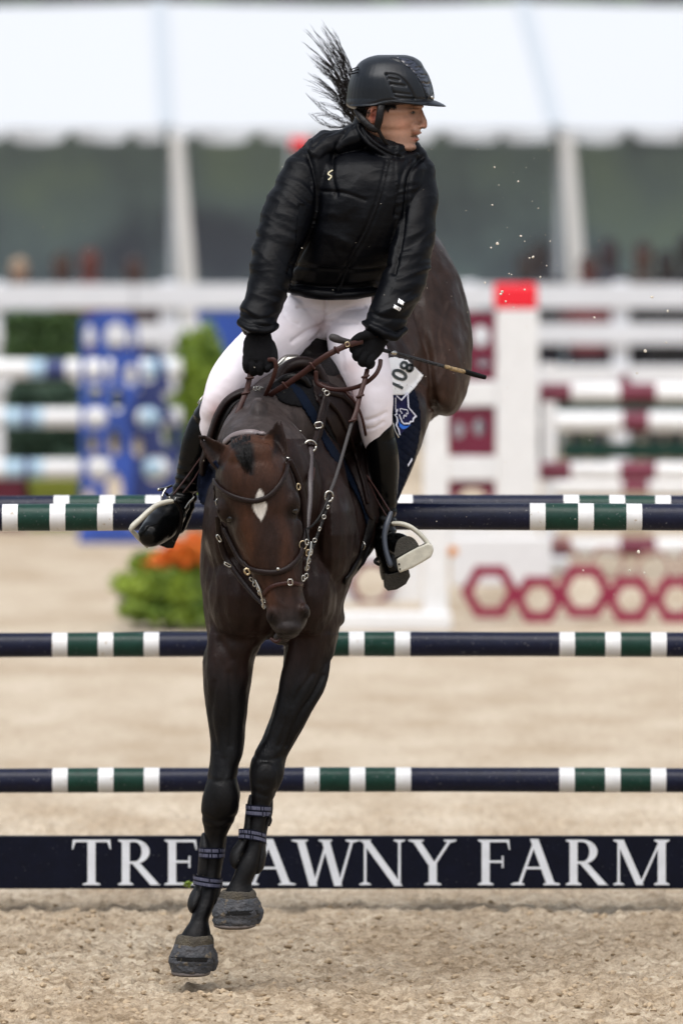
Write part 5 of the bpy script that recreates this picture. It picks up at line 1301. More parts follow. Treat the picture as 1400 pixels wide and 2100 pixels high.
# picture right boot
az = P(790, 1078, 29.2)[2]
rb = [vloft([(884, 745, 803, 29.15, .062), (900, 747, 812, 29.15, .068), (945, 752, 818, 29.16, .072), (1000, 758, 816, 29.18, .064), (1045, 764, 813, 29.2, .054), (1085, 766, 811, 29.2, .05), (1110, 766, 812, 29.2, .055), (1140, 771, 816, 29.2, .06), (1160, 776, 826, 29.2, .06), (1175, 778, 834, 29.2, .055), (1190, 782, 836, 29.2, .045)], p=2.15, n=28),
      vloft([(845, 797, 802, 29.13, .012), (862, 790, 806, 29.135, .035), (882, 768, 808, 29.14, .06), (905, 750, 812, 29.15, .066)], n=24),
      tube([(800, 1110, 29.18, 18), (818, 1118, 29.10, 23), (834, 1127, 29.04, 23), (846, 1131, 29.01, 18)], k=1.0, n=20)]
boot_r = fuse('riding_boot', rb, .0034, 3, M['bootb'], rider, disp=ankle_folds)
heel = Shape()
hl = [(786, 1176), (798, 1178), (838, 1168), (841, 1182), (832, 1198), (814, 1209), (795, 1212), (789, 1206)]
heel.rings([[P(x, y, 29.13) for x, y in hl], [P(x - 2, y - 2, 29.2) for x, y in hl]]); link('boot_heel', heel.mesh('boot_heel'), M['sole'], boot_r, bevel=.003)
sl = catmull([(808, 1134), (812, 1114), (820, 1104), (834, 1099), (848, 1104), (858, 1118), (861, 1134), (850, 1150), (822, 1156), (810, 1148), (808, 1134)], 3)[:-1]
sh = Shape(); sh.rings([[P(x, y, 28.965) for x, y, in sl], [P(x, y, 28.99) for x, y in sl]]); link('boot_sole', sh.mesh('boot_sole'), M['sole'], boot_r, bevel=.003)
# picture left boot
az = P(360, 1005, 29.2)[2]
lb = [tube([(425, 838, 29.14, 20), (418, 870, 29.14, 31), (408, 905, 29.15, 34), (397, 945, 29.16, 31), (386, 980, 29.17, 26), (377, 1008, 29.18, 23), (364, 1035, 29.17, 26), (345, 1062, 29.13, 33), (326, 1082, 29.08, 33), (310, 1096, 29.02, 27)], k=1.0, n=28),
      tube([(431, 808, 29.12, 6), (424, 826, 29.12, 12), (418, 850, 29.13, 22)], k=1.6, n=20),
      tube([(392, 1000, 29.24, 16), (380, 1040, 29.22, 18), (366, 1080, 29.2, 16)], k=1.1, n=16)]
boot_l = fuse('riding_boot', lb, .0034, 3, M['bootb'], rider, disp=ankle_folds)
heel = Shape(); hl = [(384, 1050), (372, 1066), (364, 1104), (356, 1124), (342, 1124), (326, 1118), (340, 1108), (352, 1078), (366, 1052)]
heel.rings([[P(x, y, 29.16) for x, y in hl], [P(x, y, 29.24) for x, y in hl]]); link('boot_heel', heel.mesh('boot_heel'), M['bootb'], boot_l, bevel=.003)
LT = bvh(boot_l); RTt = bvh(boot_r)
strap(LT, [(334, 1006), (345, 1016), (356, 1024), (372, 1030)], 6, .004, .002, 'spur_strap', M['darkleather'], boot_l, Yg=29.1)
sh = tube([(352, 996, 29.15, 2.5), (338, 1002, 29.12, 3), (326, 1004, 29.1, 3.5)]); tube([(341, 1002, 29.1, 2.5), (336, 1010, 29.09, 2.5), (333, 1018, 29.08, 2)], shape=sh); link('spur', sh.mesh('spur'), M['steel'], boot_l, smooth=True)
sh = Shape(); sh = tube([(398, 1020, 29.1, 1.6), (388, 1030, 29.1, 1.6), (380, 1042, 29.1, 1.6)], shape=sh); link('spur_chain', sh.mesh('spur_chain'), M['steel'], boot_l, smooth=True)
sh = tube([(407, 827, 29.06, 2.2), (412, 818, 29.06, 1.6), (422, 806, 29.08, 1.4)]); link('boot_zip', sh.mesh('boot_zip'), M['steel'], boot_l, smooth=True)
sh = tube([(806, 868, 29.08, 1.2), (810, 884, 29.075, 1.2), (816, 896, 29.08, 2.4)]); link('boot_zip', sh.mesh('boot_zip'), M['steel'], boot_r, smooth=True)
sh = tube([(773, 1146, 29.14, 4), (769, 1152, 29.12, 4), (776, 1158, 29.12, 3)]); tube([(777, 1142, 29.12, 1.3), (780, 1150, 29.12, 1.3), (778, 1157, 29.12, 1.3)], shape=sh); link('spur', sh.mesh('spur'), M['darkleather'], boot_r, smooth=True)

# ---- gloves with fingers closed on the reins
def glove(palm, fingers, thumb, label=None):
    parts = [palm] + [tube([(a, b, c, r) for a, b, c, r in f], k=1.0, n=14, sub=4) for f in fingers] + [tube(thumb, k=1.0, n=14, sub=4)]
    def kn(co, no): return np.array([.0012 * noise.noise(Vector((p[0] * 60, p[1] * 60, p[2] * 60))) for p in co])
    return fuse('glove', parts, .0024, 2, M['blackcloth'], rider, disp=kn)
pl = vloft([(668, 509, 555, 28.89, .030), (684, 506, 556, 28.885, .030), (700, 500, 559, 28.88, .030), (720, 498, 562, 28.875, .031), (738, 500, 563, 28.87, .030), (748, 506, 558, 28.875, .022)], p=2.3, n=26)
fl_ = [[(505, 732, 28.865, 7.8), (504, 746, 28.855, 7.6), (506, 757, 28.865, 7.2), (510, 760, 28.895, 7), (512, 752, 28.915, 6)],
       [(519, 736, 28.86, 8.2), (518, 752, 28.85, 8), (519, 763, 28.862, 7.6), (521, 765, 28.893, 7.2), (521, 756, 28.915, 6)],
       [(534, 736, 28.858, 8.4), (533, 752, 28.848, 8.2), (533, 762, 28.86, 7.8), (533, 763, 28.892, 7.2), (532, 754, 28.915, 6)],
       [(549, 732, 28.86, 8.2), (549, 746, 28.85, 8), (548, 756, 28.862, 7.6), (546, 757, 28.892, 7), (543, 750, 28.915, 6)]]
glove(pl, fl_, [(556, 706, 28.88, 9), (561, 722, 28.86, 8.8), (562, 738, 28.845, 8), (556, 750, 28.838, 7.2), (549, 756, 28.836, 6)])
pr = tube([(786, 676, 28.9, 27), (772, 690, 28.89, 26), (760, 705, 28.88, 30), (748, 722, 28.87, 28)], k=.75, n=26)
fr_ = [[(738, 698, 28.855, 8.2), (728, 706, 28.835, 8.2), (723, 715, 28.835, 7.8), (727, 720, 28.865, 7.2), (734, 718, 28.885, 6)],
       [(742, 712, 28.852, 8.4), (732, 722, 28.832, 8.4), (729, 731, 28.835, 8), (734, 735, 28.865, 7.2), (741, 732, 28.885, 6)],
       [(752, 724, 28.85, 8.4), (743, 735, 28.835, 8.2), (741, 744, 28.84, 7.8), (747, 746, 28.867, 7.2), (752, 741, 28.885, 6)],
       [(766, 728, 28.855, 8), (758, 740, 28.84, 7.8), (755, 749, 28.845, 7.4), (760, 750, 28.868, 7), (764, 744, 28.885, 6)]]
glove(pr, fr_, [(762, 690, 28.86, 9.5), (746, 688, 28.84, 9), (733, 692, 28.825, 8), (723, 700, 28.825, 6.8)])

# ---- helmet
hm = empty('helmet', P(800, 215, 29.26), '', '')
del hm['label']; del hm['category']; hm.parent = rider; hm.matrix_parent_inverse = Matrix.Translation(-rider.location)
def hlink(name, me, mt, **k): return link(name, me, mt, hm, **k)
HL = [(112.5, 775, 832, 29.27, .035), (117, 756, 848, 29.27, .080), (126, 739, 862, 29.27, .112), (138, 729, 869, 29.27, .134), (155, 720, 879, 29.265, .150), (175, 714, 886, 29.265, .158), (195, 711, 890, 29.265, .160), (206, 710, 890, 29.265, .160)]
outer = vloft(HL, p=2.05, n=44)
skirt = vloft([(204, 710, 890, 29.265, .160), (211, 709, 878, 29.265, .158), (217, 711, 800, 29.27, .150), (221, 716, 760, 29.29, .12), (223, 722, 750, 29.30, .08)], p=2.1, n=40)
def hd(co, no):
    px, py = topx(co); d = np.zeros(len(co)); n = len(co)
    def line(pts, w, a):
        nonlocal d
        pts = catmull(pts, 5); best = np.full(n, 1e9)
        for p, q in zip(pts[:-1], pts[1:]):
            ab = q - p; t = np.clip(((px - p[0]) * ab[0] + (py - p[1]) * ab[1]) / (ab @ ab), 0, 1)
            best = np.minimum(best, np.hypot(px - p[0] - ab[0] * t, py - p[1] - ab[1] * t))
        d -= a * np.exp(-(best / w) ** 2) * (no[:, 1] < .4)
    line([(791, 151), (815, 154), (835, 172), (848, 196), (850, 202)], 2.2, .006)          # side vent outline
    line([(791, 151), (798, 170), (806, 190), (812, 199), (850, 202)], 2.0, .005)
    line([(797, 160), (818, 164)], 2.4, .006); line([(801, 172), (832, 176)], 2.4, .006); line([(808, 190), (842, 194)], 2.0, .004)
    line([(803, 120), (832, 132), (852, 150), (866, 175), (874, 200)], 2.0, .005)          # crest panel edge
    for a, b in (((824, 124), (846, 125)), ((842, 137), (862, 138)), ((856, 152), (874, 154)), ((868, 170), (881, 172))): line([a, ((a[0] + b[0]) / 2, a[1] + 3), b], 1.9, .006)
    line([(718, 214), (760, 213), (790, 206), (840, 203), (889, 204)], 1.8, .003)
    return d
helm = fuse('shell', [outer, skirt], .003, 3, M['helmet'], hm, disp=hd)
def helmcol(): pass
HLT = bvh(helm)
drape(HLT, [(812, 117), (838, 121), (858, 135), (874, 156), (884, 180), (888, 200), (878, 200), (866, 175), (850, 150), (830, 132)], .0022, .0, 'crest_panel', M['helmgloss'], hm, step=2, Yg=29.15)
for a, b in (((722, 142), (734, 138)), ((721, 147), (735, 143)), ((720, 152), (734, 149))): strap(HLT, [a, b], 3, .004, .002, 'rear_vent', M['blackcloth'], hm, Yg=29.2)
sh = Shape(); rr = []
# peak: a curved thin brim
for k, (u, up) in enumerate(((0, 0), (1, 0), (1, 1), (0, 1))): pass
pk = []
n = 22
for i in range(n + 1):
    t = i / n; ang = R(-95 + 190 * t)       # sweep around the front of the shell
    for rr_, dz in ((1.0, 0), (1.14, .5), (1.27, 1.0)):
        ext = (rr_ - 1) * max(math.cos(ang * .92), 0) ** .7
        x = 800 + (88 + ext * 100) * math.cos(ang) * 1.0; dY = (.158 + ext * .02) * math.sin(ang)
        y = 206 + dz * 13 * max(math.cos(ang), 0) - 6 * (1 - math.cos(ang)) * 0 + 4 * math.sin(ang) * -0.6
        pk.append(P(x, y, 29.265 + dY))
f = [(i * 3 + j, i * 3 + j + 1, (i + 1) * 3 + j + 1, (i + 1) * 3 + j) for i in range(n) for j in range(2)]
sh.add(pk, f); o = hlink('peak', sh.mesh('peak'), M['helmet'], smooth=True); m_ = o.modifiers.new('th', 'SOLIDIFY'); m_.thickness = .007; m_.offset = 0
ss = o.modifiers.new('ss', 'SUBSURF'); ss.levels = 1; ss.render_levels = 1
sh = ball(885, 200, 29.17, 5, 5, .02); hlink('badge', sh.mesh('badge'), M['steel'], smooth=True)
# harness: black straps round the ear and under the chin
sh = tube([(784, 208, 29.125, 7.5), (780, 226, 29.11, 7.5), (777, 245, 29.105, 8), (773, 262, 29.11, 7)], k=.45)
tube([(730, 226, 29.17, 6), (742, 243, 29.13, 7), (757, 259, 29.115, 7.5), (772, 266, 29.11, 7)], k=.5, shape=sh)
tube([(773, 262, 29.11, 5), (783, 281, 29.115, 3.5), (797, 299, 29.13, 3.5), (816, 310, 29.15, 3.5), (830, 314, 29.2, 3)], k=.5, shape=sh)
hlink('chin_harness', sh.mesh('chin_harness'), M['darkleather'], smooth=True)
# ------------------------------------------------------------------ saddle pad, saddle
HT = bvh(horse)
pad = empty('saddle_pad', P(760, 900, 29.5), 'navy quilted saddle pad under the saddle with a horse head emblem', 'saddle pad')
def quilt(x, y):
    a = math.sin((x + y * .8) * .16); b = math.sin((x * .9 - y * 1.1) * .16)
    return .009 * (1 - math.exp(-(a * 3.0) ** 2)) * (1 - math.exp(-(b * 3.0) ** 2))
padR = drape(HT, [(790, 790), (830, 788), (850, 800), (861, 840), (862, 880), (854, 925), (840, 965), (822, 1010), (812, 1030), (780, 1040), (760, 950), (770, 850)], .012, .008, 'quilted_panel', M['padnavy'], pad, step=3, Yg=29.5, relief=quilt)
padF = drape(HT, [(580, 775), (616, 795), (644, 835), (666, 882), (692, 922), (718, 960), (744, 1005), (758, 1045), (764, 1078), (754, 1080), (741, 1038), (710, 980), (678, 932), (648, 878), (622, 835), (600, 800)], .020, .010, 'front_edge', M['padedge'], pad, step=3, Yg=29.1)
padC = drape(HT, [(552, 792), (575, 775), (600, 765), (650, 775), (700, 800), (735, 860), (750, 940), (757, 1030), (744, 1003), (717, 955), (692, 917), (664, 875), (640, 838), (604, 832), (576, 822)], .015, .008, 'front_panel', M['blackcloth'], pad, step=3, Yg=29.1)
padL = drape(HT, [(432, 948), (420, 968), (410, 995), (407, 1020), (413, 1034), (425, 1032), (436, 1012), (445, 985), (450, 955)], .018, .012, 'left_lobe', M['padnavy'], pad, step=3, Yg=29.05)
s = tube([(440, 940, 29.10, 14), (428, 965, 29.12, 18), (422, 990, 29.15, 18), (420, 1012, 29.17, 13)], k=2.4); link('left_edge_roll', s.mesh('left_edge_roll'), M['padnavy'], pad, smooth=True)
PT = bvh(padR)
emb = [(812, 802), (820, 812), (838, 796), (845, 830), (874 - 22, 853), (840, 873), (818, 896), (812, 870), (806, 840)]
emb = [(806, 790), (822, 826 - 12), (841, 799), (835, 832), (853, 855), (840, 872), (819, 893), (812, 862), (805, 830)]
drape(PT, emb, .006, .001, 'emblem_shield', M['emnavy'], pad, step=2, Yg=29.4, curve=False, smooth=1)
def lines(nm, sts, w, mt, off, tree=PT, Yg=29.4, par=pad):
    sh = Shape()
    for st in sts: strap(tree, st, w * 1.25, .0025, off, None, mt, None, sub=3, n=6, Yg=Yg, shape=sh)
    return link(nm, sh.mesh(nm), mt, par)
drape(PT, [(816, 858), (820, 868), (828, 873), (838, 872), (845, 868), (834, 878), (826, 881), (819, 876)], .010, .001, 'emblem_swoosh', M['emblue'], pad, step=1.5, Yg=29.4, curve=False, smooth=1)
lines('emblem_outline', [[(808, 812), (818, 822)], [(818, 822), (832, 808)], [(832, 808), (834, 838)], [(834, 838), (851, 855)], [(851, 855), (842, 866), (830, 870), (820, 864), (816, 854)], [(806, 815), (806, 836), (809, 850), (812, 866), (815, 892)]], 3.0, M['emwhite'], .009)
lines('emblem_horse_head', [[(816, 842), (824, 843), (830, 844), (831, 848), (828, 852), (824, 855), (822, 860)], [(819, 848), (821, 849)], [(809, 838), (812, 842), (810, 847)]], 2.2, M['emwhite'], .010)
lines('maker_tag', [[(842, 942), (836, 952), (834, 955)]], 5, M['emwhite'], .004)

sad = empty('saddle', P(640, 800, 29.3), 'dark brown jumping saddle with raised pommel and padded knee rolls under the rider', 'saddle')
# pommel, seat
sh = tube([(570, 800, 29.0, 12), (578, 768, 29.02, 13), (597, 750, 29.03, 14), (625, 745, 29.04, 14), (648, 756, 29.05, 13), (664, 785, 29.06, 12), (678, 800, 29.06, 10)], k=1.5)
link('pommel', sh.mesh('pommel'), M['leather'], sad, smooth=True)
s = vloft([(725, 585, 690, 29.25, .04), (745, 572, 700, 29.22, .12), (775, 560, 715, 29.22, .16), (820, 560, 700, 29.28, .15), (860, 600, 690, 29.35, .08)], n=28)
tube([(640, 760, 29.25, 60), (680, 738, 29.40, 76), (730, 692, 29.65, 78), (765, 650, 29.9, 60), (785, 620, 30.0, 30)], k=.7, shape=s, n=24)
fuse('seat', [s], .006, 3, M['darkleather'], sad)
sh = tube([(566, 790, 28.97, 7), (580, 778, 28.96, 8), (600, 772, 28.96, 8), (620, 776, 28.96, 8), (632, 790, 28.97, 7)], k=1.2); link('gullet_edge', sh.mesh('gullet_edge'), M['darkleather'], sad, smooth=True)
sh = Shape(); sh = tube([(570, 752, 29.12, 10), (586, 742, 29.13, 14), (606, 738, 29.14, 12)], k=1); link('pommel_plate', sh.mesh('pommel_plate'), M['steel'], sad, smooth=True)
# right flap and its piping
fl1 = drape(HT, [(640, 778), (690, 790), (712, 812), (735, 850), (750, 900), (760, 960), (772, 1020), (782, 1060), (770, 1075), (752, 1050), (730, 990), (706, 940), (684, 890), (664, 845), (646, 812)], .034, .012, 'flap', M['leather'], sad, step=3, Yg=29.2)
FT = bvh(fl1)
for pts, w in (([(672, 806), (704, 815), (730, 845), (744, 890), (752, 940), (758, 985)], 13), ([(660, 815), (690, 845), (712, 890), (728, 935), (742, 985), (752, 1030)], 9)):
    sh = strap(FT, pts, w, .022, .003, None, None, Yg=29.0); link('knee_roll', sh.mesh('knee_roll'), M['leather'], sad, smooth=True)
sh = strap(FT, [(655, 790), (678, 800), (706, 806), (728, 828), (742, 862), (750, 905)], 5, .01, .010, None, None, Yg=29.0); link('piping', sh.mesh('piping'), M['leather2'], sad, smooth=True)
# left flap
s = tube([(520, 800, 29.02, 8), (492, 806, 29.02, 9), (466, 822, 29.02, 9), (448, 850, 29.02, 9), (436, 885, 29.03, 9), (426, 920, 29.05, 9), (418, 945, 29.07, 9), (416, 965, 29.08, 8)], k=3.5)
link('flap', s.mesh('flap'), M['leather'], sad, smooth=True)
s = tube([(508, 812, 29.0, 7), (480, 830, 29.0, 9), (462, 860, 29.0, 10), (450, 890, 29.02, 10), (438, 920, 29.04, 9)], k=2.0); link('knee_roll', s.mesh('knee_roll'), M['darkleather'], sad, smooth=True)
# girth and its buckle at the right side of the chest
g1 = strap(HT, [(760, 1060), (750, 1100), (738, 1135), (722, 1165), (704, 1190)], 24, .014, .008, 'girth', M['darkleather'], sad, Yg=29.2)
sh = tube([(760, 1060, 29.2, 11), (754, 1100, 29.18, 13), (746, 1135, 29.15, 12)], k=.6); link('billet', sh.mesh('billet'), M['darkleather'], sad, smooth=True)
sh = tube([(744, 1110, 29.06, 1.6), (748, 1118, 29.05, 1.6), (745, 1126, 29.06, 1.6)]); link('girth_buckle', sh.mesh('girth_buckle'), M['steel'], sad, smooth=True)
sh = tube([(748, 1128, 29.12, 9), (738, 1150, 29.1, 11), (722, 1168, 29.08, 8)], k=.6); link('girth_end', sh.mesh('girth_end'), M['blackcloth'], sad, smooth=True)
# stirrup leathers
for pts in ([(752, 975, 29.09, 1.6), (775, 1010, 29.08, 1.8), (801, 1052, 29.07, 1.8)], [(756, 990, 29.1, 1.5), (774, 1028, 29.09, 1.6), (792, 1058, 29.08, 1.6)],
            [(416, 932, 29.08, 1.6), (386, 975, 29.07, 1.8), (356, 1014, 29.05, 1.8)], [(414, 955, 29.08, 1.4), (396, 985, 29.07, 1.5), (376, 1010, 29.06, 1.5)]):
    sh = tube(pts, k=2.2); link('stirrup_leather', sh.mesh('stirrup_leather'), M['leather2'], sad, smooth=True)
def stirrup(label):
    e = empty('stirrup_iron', (0, 0, 0), label, 'stirrup', 'stirrups'); return e
st = empty('stirrup_iron', P(845, 1140, 29.05), 'beige and grey stirrup under the boot at the right, its tread facing the camera', 'stirrup', 'safety stirrups')
tr = [(812, 1147), (830, 1136), (856, 1122), (878, 1113), (886, 1117), (889, 1128), (884, 1142), (868, 1152), (845, 1165), (818, 1175), (815, 1165)]
sh = Shape(); sh.rings([[P(x, y, 28.925) for x, y in tr], [P(x, y, 29.01) for x, y in tr]]); link('tread', sh.mesh('tread'), M['beige'], st, bevel=.006)
sh = ball(818, 1157, 28.923, 2.2, 2.2, .004); link('screw', sh.mesh('screw'), M['darkleather'], st, smooth=True); sh = ball(820, 1167, 28.923, 1.8, 1.8, .004); link('screw', sh.mesh('screw'), M['darkleather'], st, smooth=True)
sh = tube([(806, 1073, 28.99, 4), (822, 1074, 28.975, 5), (840, 1080, 28.97, 5), (858, 1093, 28.97, 5), (872, 1108, 28.97, 5), (880, 1120, 28.97, 5)], k=1.3); link('outer_branch', sh.mesh('outer_branch'), M['beige'], st, smooth=True)
sh = tube([(801, 1052, 29.0, 4.5), (793, 1075, 28.98, 6), (788, 1100, 28.97, 5.5), (791, 1130, 28.96, 5.5), (800, 1158, 28.955, 6)], k=1.0); link('inner_branch', sh.mesh('inner_branch'), M['bluegrey'], st, smooth=True)
sh = Shape(); tb_ = [(806, 1146), (840, 1129), (878, 1110), (884, 1116), (845, 1135), (812, 1152)]; sh.rings([[P(x, y, 28.965) for x, y in tb_], [P(x, y, 29.02) for x, y in tb_]]); link('tread_pad', sh.mesh('tread_pad'), M['darkleather'], st)
st = empty('stirrup_iron', P(300, 1090, 29.05), 'beige stirrup seen edge on round the boot at the left', 'stirrup', 'safety stirrups')
sh = tube([(352, 1028, 29.03, 5), (340, 1030, 29.02, 5.5), (322, 1036, 29.0, 5.5), (304, 1050, 28.98, 6), (288, 1065, 28.97, 6), (272, 1080, 28.96, 6), (270, 1088, 28.96, 4)], k=1.2); link('outer_branch', sh.mesh('outer_branch'), M['beige'], st, smooth=True)
for x, y in ((316, 1041), (309, 1045), (302, 1050)):
    sh = ball(x, y, 28.985, 3.2, 1.3, .004, tilt=.6); link('slot', sh.mesh('slot'), M['darkleather'], st, smooth=True)
sh = tube([(268, 1086, 28.98, 3.5), (278, 1096, 29.0, 5), (286, 1104, 29.04, 5), (300, 1118, 29.1, 4)], k=2); link('tread', sh.mesh('tread'), M['beige'], st, smooth=True)
sh = tube([(360, 1028, 29.03, 4), (372, 1050, 29.05, 4), (370, 1080, 29.07, 4), (358, 1108, 29.08, 4)], k=1); link('inner_branch', sh.mesh('inner_branch'), M['darkleather'], st, smooth=True)
sh = tube([(348, 1020, 29.03, 2.2), (356, 1030, 29.03, 2.2), (361, 1022, 29.03, 2.2)]); link('buckle', sh.mesh('buckle'), M['steel'], st, smooth=True)

# number bib hanging over the pad
NT = bvh(horse, padR)
bibp = [(786, 735), (810, 732), (836, 738), (850, 752), (868, 769), (862, 780), (849, 797), (838, 808), (820, 811), (800, 811), (790, 800)]
bib = drape(NT, bibp, .016, .002, 'number_bib', M['bib'], None, step=3, Yg=29.5, curve=False)
tag(bib, 'white competition bib numbered 108 laid over the saddle pad behind the rider', 'number bib')
BIT = bvh(bib)
def glyph(ch, cx, cy, size, ang, name='numeral', thick=0):
    cu = bpy.data.curves.new(name, 'FONT'); cu.body = ch; cu.size = 1; cu.align_x = 'CENTER'; cu.offset = .02; cu.extrude = 0
    o = bpy.data.objects.new(name, cu); COL.objects.link(o); dg = bpy.context.evaluated_depsgraph_get(); me = bpy.data.meshes.new_from_object(o.evaluated_get(dg)); bpy.data.objects.remove(o)
    bm = bmesh.new(); bm.from_mesh(me); bmesh.ops.subdivide_edges(bm, edges=bm.edges, cuts=1); bm.to_mesh(me); bm.free()
    co = [v.co.copy() for v in me.vertices]; ys = [c.y for c in co]; xs = [c.x for c in co]; h = max(ys) - min(ys); mx = (max(xs) + min(xs)) / 2; my = (max(ys) + min(ys)) / 2
    ca, sa = math.cos(ang), math.sin(ang)
    for v, c in zip(me.vertices, co):
        a = (c.x - mx) / h * size; b = (c.y - my) / h * size
        x = cx + a * ca - b * sa; y = cy - (a * sa + b * ca)
        q, _ = hit(BIT, x, y, 29.4, .0025); v.co = V(q)
    return link(name, me, M['print'], bib)
ang = R(66)
glyph('1', 811, 790, 30, ang); glyph('0', 818, 769, 33, ang); glyph('8', 833, 752, 30, ang)

# ------------------------------------------------------------------ bridle
bri = empty('bridle', P(540, 1000, 28.3), 'brown leather bridle with raised browband, padded noseband and silver fittings on the horse head', 'bridle')
L = M['leather']
strap(HT, [(442, 985), (452, 1000), (472, 1014), (498, 1024), (524, 1027), (548, 1019), (568, 1000), (582, 975), (588, 952), (592, 944)], 11, .010, .006, 'browband', L, bri, Yg=28.35)
strap(HT, [(464, 908), (476, 898), (490, 892), (506, 889), (522, 889), (538, 893)], 15, .014, .006, 'headpiece', mat('worn padded headpiece', (0.16, 0.13, 0.13), .35), bri, Yg=28.5)
strap(HT, [(504, 1153), (514, 1164), (532, 1171), (558, 1174), (580, 1170), (598, 1158), (612, 1140), (617, 1126)], 13, .014, .006, 'noseband', L, bri, Yg=28.3)
strap(HT, [(540, 1222), (552, 1207), (568, 1199), (590, 1196), (610, 1198), (622, 1203)], 9, .007, .005, 'flash_strap', M['leather2'], bri, Yg=28.3)
strap(HT, [(441, 985), (443, 1010), (448, 1040), (456, 1070), (466, 1092)], 7, .006, .006, 'cheekpiece', L, bri, Yg=28.4)
strap(HT, [(592, 944), (600, 968), (610, 990), (614, 1020), (618, 1050), (620, 1085), (619, 1120)], 8, .006, .008, 'cheekpiece', L, bri, Yg=28.4)
sh = tube([(594, 945, 28.40, 6), (612, 985, 28.42, 6), (622, 1030, 28.43, 6), (624, 1080, 28.44, 6), (622, 1120, 28.44, 5)], k=.6); link('cheekpiece', sh.mesh('cheekpiece'), L, bri, smooth=True)
sh = tube([(446, 1060, 28.45, 5), (450, 1100, 28.5, 6), (462, 1140, 28.52, 7), (478, 1165, 28.5, 6), (500, 1195, 28.47, 6), (525, 1225, 28.42, 5), (540, 1240, 28.38, 4)], k=.6); link('jaw_strap', sh.mesh('jaw_strap'), L, bri, smooth=True)
sh = tube([(460, 1085, 28.42, 5), (474, 1115, 28.4, 5), (490, 1145, 28.38, 5), (504, 1160, 28.36, 5)], k=.6); link('cheekpiece', sh.mesh('cheekpiece'), L, bri, smooth=True)
def ringm(px, py, Y, r, tx, name='ring', mt=None, parent=bri, sq=1.0, rot=0.0, yaw=0.3):
    c = P(px, py, Y); rw = r * Y / F; pts = []
    for i in range(17):
        a = 2 * math.pi * i / 16; x = rw * sq * math.cos(a); z = rw * math.sin(a)
        x, z = x * math.cos(rot) - z * math.sin(rot), x * math.sin(rot) + z * math.cos(rot)
        pts.append(c + np.array((x, x * yaw, z)))
    sh = tube_w(pts, [tx * Y / F] * 17, 1, n=8, caps=False, smooth=False)
    return link(name, sh.mesh(name), mt or M['steel'], parent, smooth=True)
def buckle(px, py, Y, w, h, rot=0.0, parent=bri, mt=None, name='buckle', t=1.5):
    c = P(px, py, Y); k = Y / F; pts = []
    for a, b in ((-1, -.6), (-1, .6), (-.6, 1), (.6, 1), (1, .6), (1, -.6), (.6, -1), (-.6, -1), (-1, -.6)):
        x, z = a * w * k / 2, b * h * k / 2; pts.append(c + np.array((x * math.cos(rot) - z * math.sin(rot), 0, x * math.sin(rot) + z * math.cos(rot))))
    sh = tube_w(pts, [t * k] * 9, 1, n=6, caps=False, smooth=False)
    return link(name, sh.mesh(name), mt or M['steel'], parent, smooth=True)
def stud(px, py, Y, r, parent=bri, mt=None): 
    s = ball(px, py, Y, r, r, r * Y / F * .6, n=12); return link('stud', s.mesh('stud'), mt or M['steel'], parent, smooth=True)
for x, y, r in ((440, 987, 4), (590, 941, 4.5), (588, 950, 3)):
    q, _ = hit(HT, x, y, 28.4, .016); stud(x, y, q[1] - .006, r)
q, _ = hit(HT, 570, 1167, 28.3, .018); stud(570, 1167, q[1], 3.6)
ringm(612, 998, 28.36, 6.5, 1.2, sq=.55, mt=M['brass']); ringm(446, 1030, 28.38, 7, 1.1, sq=.45); stud(449, 1042, 28.36, 2.4); stud(452, 1052, 28.36, 1.8)
buckle(449, 1104, 28.42, 6, 15, .5); buckle(467, 1158, 28.44, 15, 5, -.5, mt=M['steel']); buckle(595, 1194, 28.27, 9, 12, .1)
buckle(507, 1172, 28.32, 9, 12, .6, mt=M['brass'], t=2.4); buckle(631, 1134, 28.38, 8, 12, 0, mt=M['brass'], t=2.4)
# bit rings and hackamore like shanks
for x, y, Y in ((629, 1112, 28.36), (636, 1134, 28.38), (632, 1150, 28.36), (629, 1165, 28.37), (627, 1182, 28.36), (622, 1186, 28.34)): ringm(x, y, Y, 6, 1.4, 'bit_link', sq=.6, rot=random.uniform(-.5, .5))
for x, y, Y in ((516, 1188, 28.34), (522, 1198, 28.34), (530, 1206, 28.33), (533, 1216, 28.33), (540, 1232, 28.33), (541, 1243, 28.34)): ringm(x, y, Y, 5, 1.4, 'bit_link', sq=.6, rot=random.uniform(0, .8))
ringm(621, 1118, 28.36, 9, 1.3, 'bit_ring', sq=.8, mt=M['brass'])
sh = tube([(638, 1112, 28.36, 2), (636, 1130, 28.355, 2.4), (630, 1152, 28.35, 2.2), (628, 1170, 28.35, 2)]); link('bit_shank', sh.mesh('bit_shank'), M['steel'], bri, smooth=True)
sh = tube([(524, 1190, 28.33, 2), (532, 1208, 28.325, 2.4), (537, 1225, 28.325, 2), (541, 1248, 28.33, 1.5)]); link('bit_shank', sh.mesh('bit_shank'), M['steel'], bri, smooth=True)
sh = tube([(556, 1310, 28.36, 3), (566, 1316, 28.35, 4), (574, 1312, 28.35, 3)]); link('chin_strap_end', sh.mesh('chin_strap_end'), M['leather2'], bri, smooth=True)
